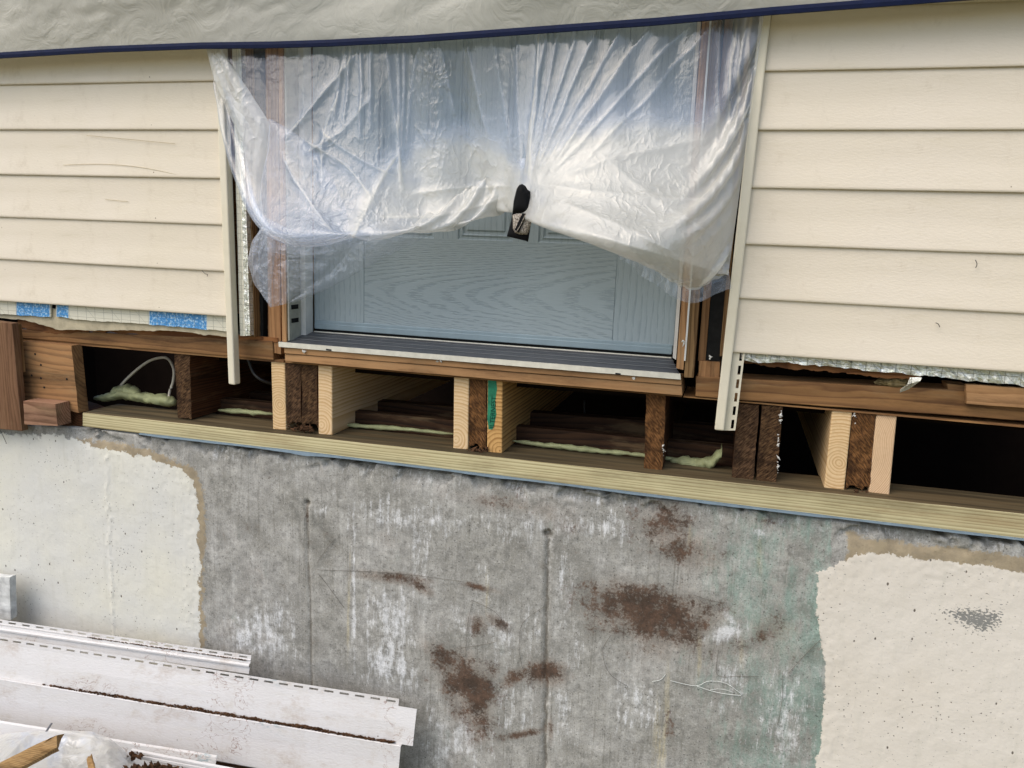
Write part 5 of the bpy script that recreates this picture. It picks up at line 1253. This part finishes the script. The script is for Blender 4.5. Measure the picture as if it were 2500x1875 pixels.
# splintered stick, flakes and rubbish
def splinter(name, A_, B_, wa, th, m, label, seed, teeth=True, cat='wood scrap'):
    A_, B_ = np.array(A_), np.array(B_); ax_ = (B_ - A_); Ln = np.linalg.norm(ax_); ax_ /= Ln
    sd = np.cross(ax_, (0, -.8, .6)); sd /= np.linalg.norm(sd); up = np.cross(sd, ax_)
    if up[2] < 0: up = -up
    n, k = 30, 10; V = []
    for i in range(n):
        for j in range(k):
            a = 2 * math.pi * j / k; s_ = math.cos(a); c2 = math.sin(a)
            s_ = math.copysign(abs(s_) ** .6, s_); c2 = math.copysign(abs(c2) ** .6, c2)
            f = i / (n - 1); ext = 0
            if teeth: ext = (float(vn(j * 1.7, c2 * 3, 0, seed)) - .75) * .14 * sst(.72, 1, f) * Ln * 1.6
            w_ = wa * (1 - .25 * f) * (.9 + .25 * float(fbm(f * 5, j * .9, 0, seed + 1, 3)))
            V.append(A_ + ax_ * (f * Ln + ext) + sd * s_ * w_ + up * c2 * th * (.8 + .5 * float(fbm(f * 8, j * 1.3, 0, seed + 2, 3))))
    F = []
    for i in range(n - 1):
        for j in range(k): F.append((i * k + j, i * k + (j + 1) % k, (i + 1) * k + (j + 1) % k, (i + 1) * k + j))
    F.append(tuple(range(k))[::-1]); F.append(tuple((n - 1) * k + j for j in range(k)))
    o = obj(name, V, F, m); fixn(o); tag(o, label, cat); return o
M_stick = wood('splintered_timber', '#a58659', '#7a5a36', 'x', 320, (.35, .25), .006, grime='#3b2817', grime_amt=.7, fiber=.8, bump=.9)
splinter('wood_scrap', P(-60, 1700, -.60), P(132, 1600, -.56), .022, .012, M_stick, 'splintered brown stick with a broken end lying on the plastic heap', 5)
splinter('wood_flake', P(205, 1690, -.58), P(192, 1632, -.52), .009, .003, M_stick, 'small pointed brown flake sticking up from the plastic heap', 9)
splinter('metal_sliver', P(100, 1580, -.40), P(112, 1562, -.38), .003, .0012, M_bronze, 'thin dark grey sliver sticking out above the plastic heap', 12, False, 'metal scrap')
def crumbs(name, spots, n, r0, label, seed, m=M_soil):
    rr = random.Random(seed); V = []; F = []
    for k in range(n):
        x, y, Y, sx, sy = rr.choice(spots); c = Pv(x + rr.gauss(0, sx), y + rr.gauss(0, sy), Y + rr.gauss(0, .006)); r_ = r0 * (.4 + 1.2 * rr.random()); b0 = len(V)
        e = [1 + 2 * rr.random() ** 2, 1, .7]; a = rr.random() * 3
        for d in ((1, 0, 0), (-1, 0, 0), (0, 1, 0), (0, -1, 0), (0, 0, 1), (0, 0, -1)):
            q = np.array([d[0] * e[0] * math.cos(a) - d[2] * math.sin(a), d[1], d[0] * e[0] * math.sin(a) + d[2] * math.cos(a)]) * r_ * (.6 + .7 * rr.random()); V.append(c + q)
        for f in ((0, 2, 4), (2, 1, 4), (1, 3, 4), (3, 0, 4), (2, 0, 5), (1, 2, 5), (3, 1, 5), (0, 3, 5)): F.append(tuple(b0 + i for i in f))
    o = obj(name, V, F, m); tag(o, label, 'debris', None, 'stuff'); return o
crumbs('wood_crumbs', [(325, 1662, -.40, 20, 5), (350, 1666, -.39, 18, 5), (295, 1666, -.42, 12, 5)], 300, .0048, 'pile of brown rotten wood crumbs below the trim bead', 3)
crumbs('wood_crumbs', [(288, 1632, -.35, 5, 3), (300, 1634, -.35, 5, 3)], 40, .004, 'small brown crumbs on the trim bead', 4)
crumbs('rotten_crumbs', [(x, y, .05, 8, 2.5) for x, y in (z4(1790, 1095), z4(1850, 1100), z5(880, 1232), z5(920, 1236), z6(1200, 1490), z6(1260, 1492), z6(660, 1444))], 160, .0035, 'rotten brown crumbs lying on the sill plate under the old joists', 6)
b0 = box('debris_mound', -2.4, -.9, -1.4, .0, .0, .05, M_soil, bevel=0); tag(b0, kind='stuff')

# small things: chalk scrawl and root traces on the concrete, flecks, twigs
def onwall(zf, pts, dy=.0): return [P(*zf(x, y), YC - .0035 - dy) for x, y in pts]
M_chalk = plain('chalk', '#d5d8d2', .9, .1); M_root = plain('root_trace_brown', '#6a655d', .95, .1)
tube('chalk_line', onwall(z9, [(-20, 1140), (30, 1130), (60, 1098)]), .0008, M_chalk, wall, 5)
tube('chalk_line', onwall(z9, [(90, 1135), (240, 1166), (320, 1138), (420, 1150), (490, 1195), (515, 1222), (420, 1214), (330, 1195), (250, 1168)]), .0008, M_chalk, wall, 5)
tube('chalk_line', onwall(z9, [(330, 1188), (400, 1186), (470, 1206)]), .0007, M_chalk, wall, 5)
for zf, pts in ((z8, [(1300, 690), (1170, 790), (1148, 930), (1168, 1060)]), (z8, [(860, 650), (1000, 720), (1060, 800), (1095, 860)]), (z8, [(870, 660), (840, 800), (828, 990)]), (z8, [(1700, 860), (1650, 960), (1690, 1090), (1800, 1170)]),
                (z8, [(-65, 470), (0, 472), (400, 490), (800, 540)]), (z8, [(-65, 430), (0, 335), (45, 285)]), (z8, [(-60, 490), (0, 565), (100, 700)]), (z8, [(780, 940), (900, 925), (1000, 905)]),
                (z9, [(990, 890), (880, 1000), (800, 1090)]), (z9, [(765, 1090), (760, 1250), (735, 1400)]), (z9, [(380, 950), (372, 1100), (500, 1108), (620, 1110)]), (z9, [(230, 620), (330, 655), (430, 670)])):
    tube('root_trace', onwall(zf, pts), .00045, M_root, wall, 5)
M_fleck = plain('white_fleck', '#dcdad2', .7, .2)
crumbs('white_flecks', [(*z5(670, 692), .018, 2.5, 1.5), (*z5(1838, 792), .018, 2.5, 1.5), (*z4(1825, 632), .018, 2.0, 1.5), (*z6(750, 1010), .05, 1.2, 6), (*z6(738, 1170), .05, 1.2, 8), (*z6(735, 1320), .05, 1.2, 6), (*z6(1195, 1030), .05, 2, 6), (*z5(2018, 1220), .05, 2, 6), (*z6(170, 580), .024, 1.5, 2), (*z6(330, 670), .05, 2, 2)], 110, .0016, 'white flecks of old caulk stuck on the framing', 21, M_fleck)
def twig(pts, Y, lab):
    tag(tube('dead_twig', [P(x, y, Y - .002 * (i % 2)) for i, (x, y) in enumerate(pts)], .0009, M_root, seg=5), lab, 'twig')
twig([z4(1212, 148), z4(1232, 168), z4(1246, 172), z4(1243, 184)], -.003, 'curled dark twig on the left siding beside the trim channel')
twig([z6(1920, 85), z6(1930, 110), z6(1922, 132)], -.003, 'small dark curl stuck on the second lowest right siding course')
twig([z6(1682, 462), z6(1698, 470), z6(1706, 488)], -.001, 'thin pale curl stuck on the lowest right siding course')
twig([z4(0, 1105), z4(18, 1140), z4(40, 1188)], .008, 'dark root end poking out below the cedar corner board')

M_scr = plain('scratch_line', '#c0b18c', .8, .1)
lw_ = [o for o in bpy.data.objects if o.name.startswith('siding_course') and o.parent and o.parent.name == 'siding_wall']
def scratch(pts, Yo):
    q = [P(x, y, Yo) for x, y in pts]; zc_ = sum(a[2] for a in q) / len(q)
    par = min(lw_, key=lambda o: abs((o.parent.location.z + o.location.z) - zc_)); tube('scratch', q, .0005, M_scr, par, 4)
scratch([z1(520, 812), z1(800, 838), z1(1050, 862)], .0022)
scratch([z1(380, 990), z1(620, 985), z1(850, 1005), z1(1060, 1048)], .0008)
scratch([z1(630, 1196), z1(770, 1210)], .0028)
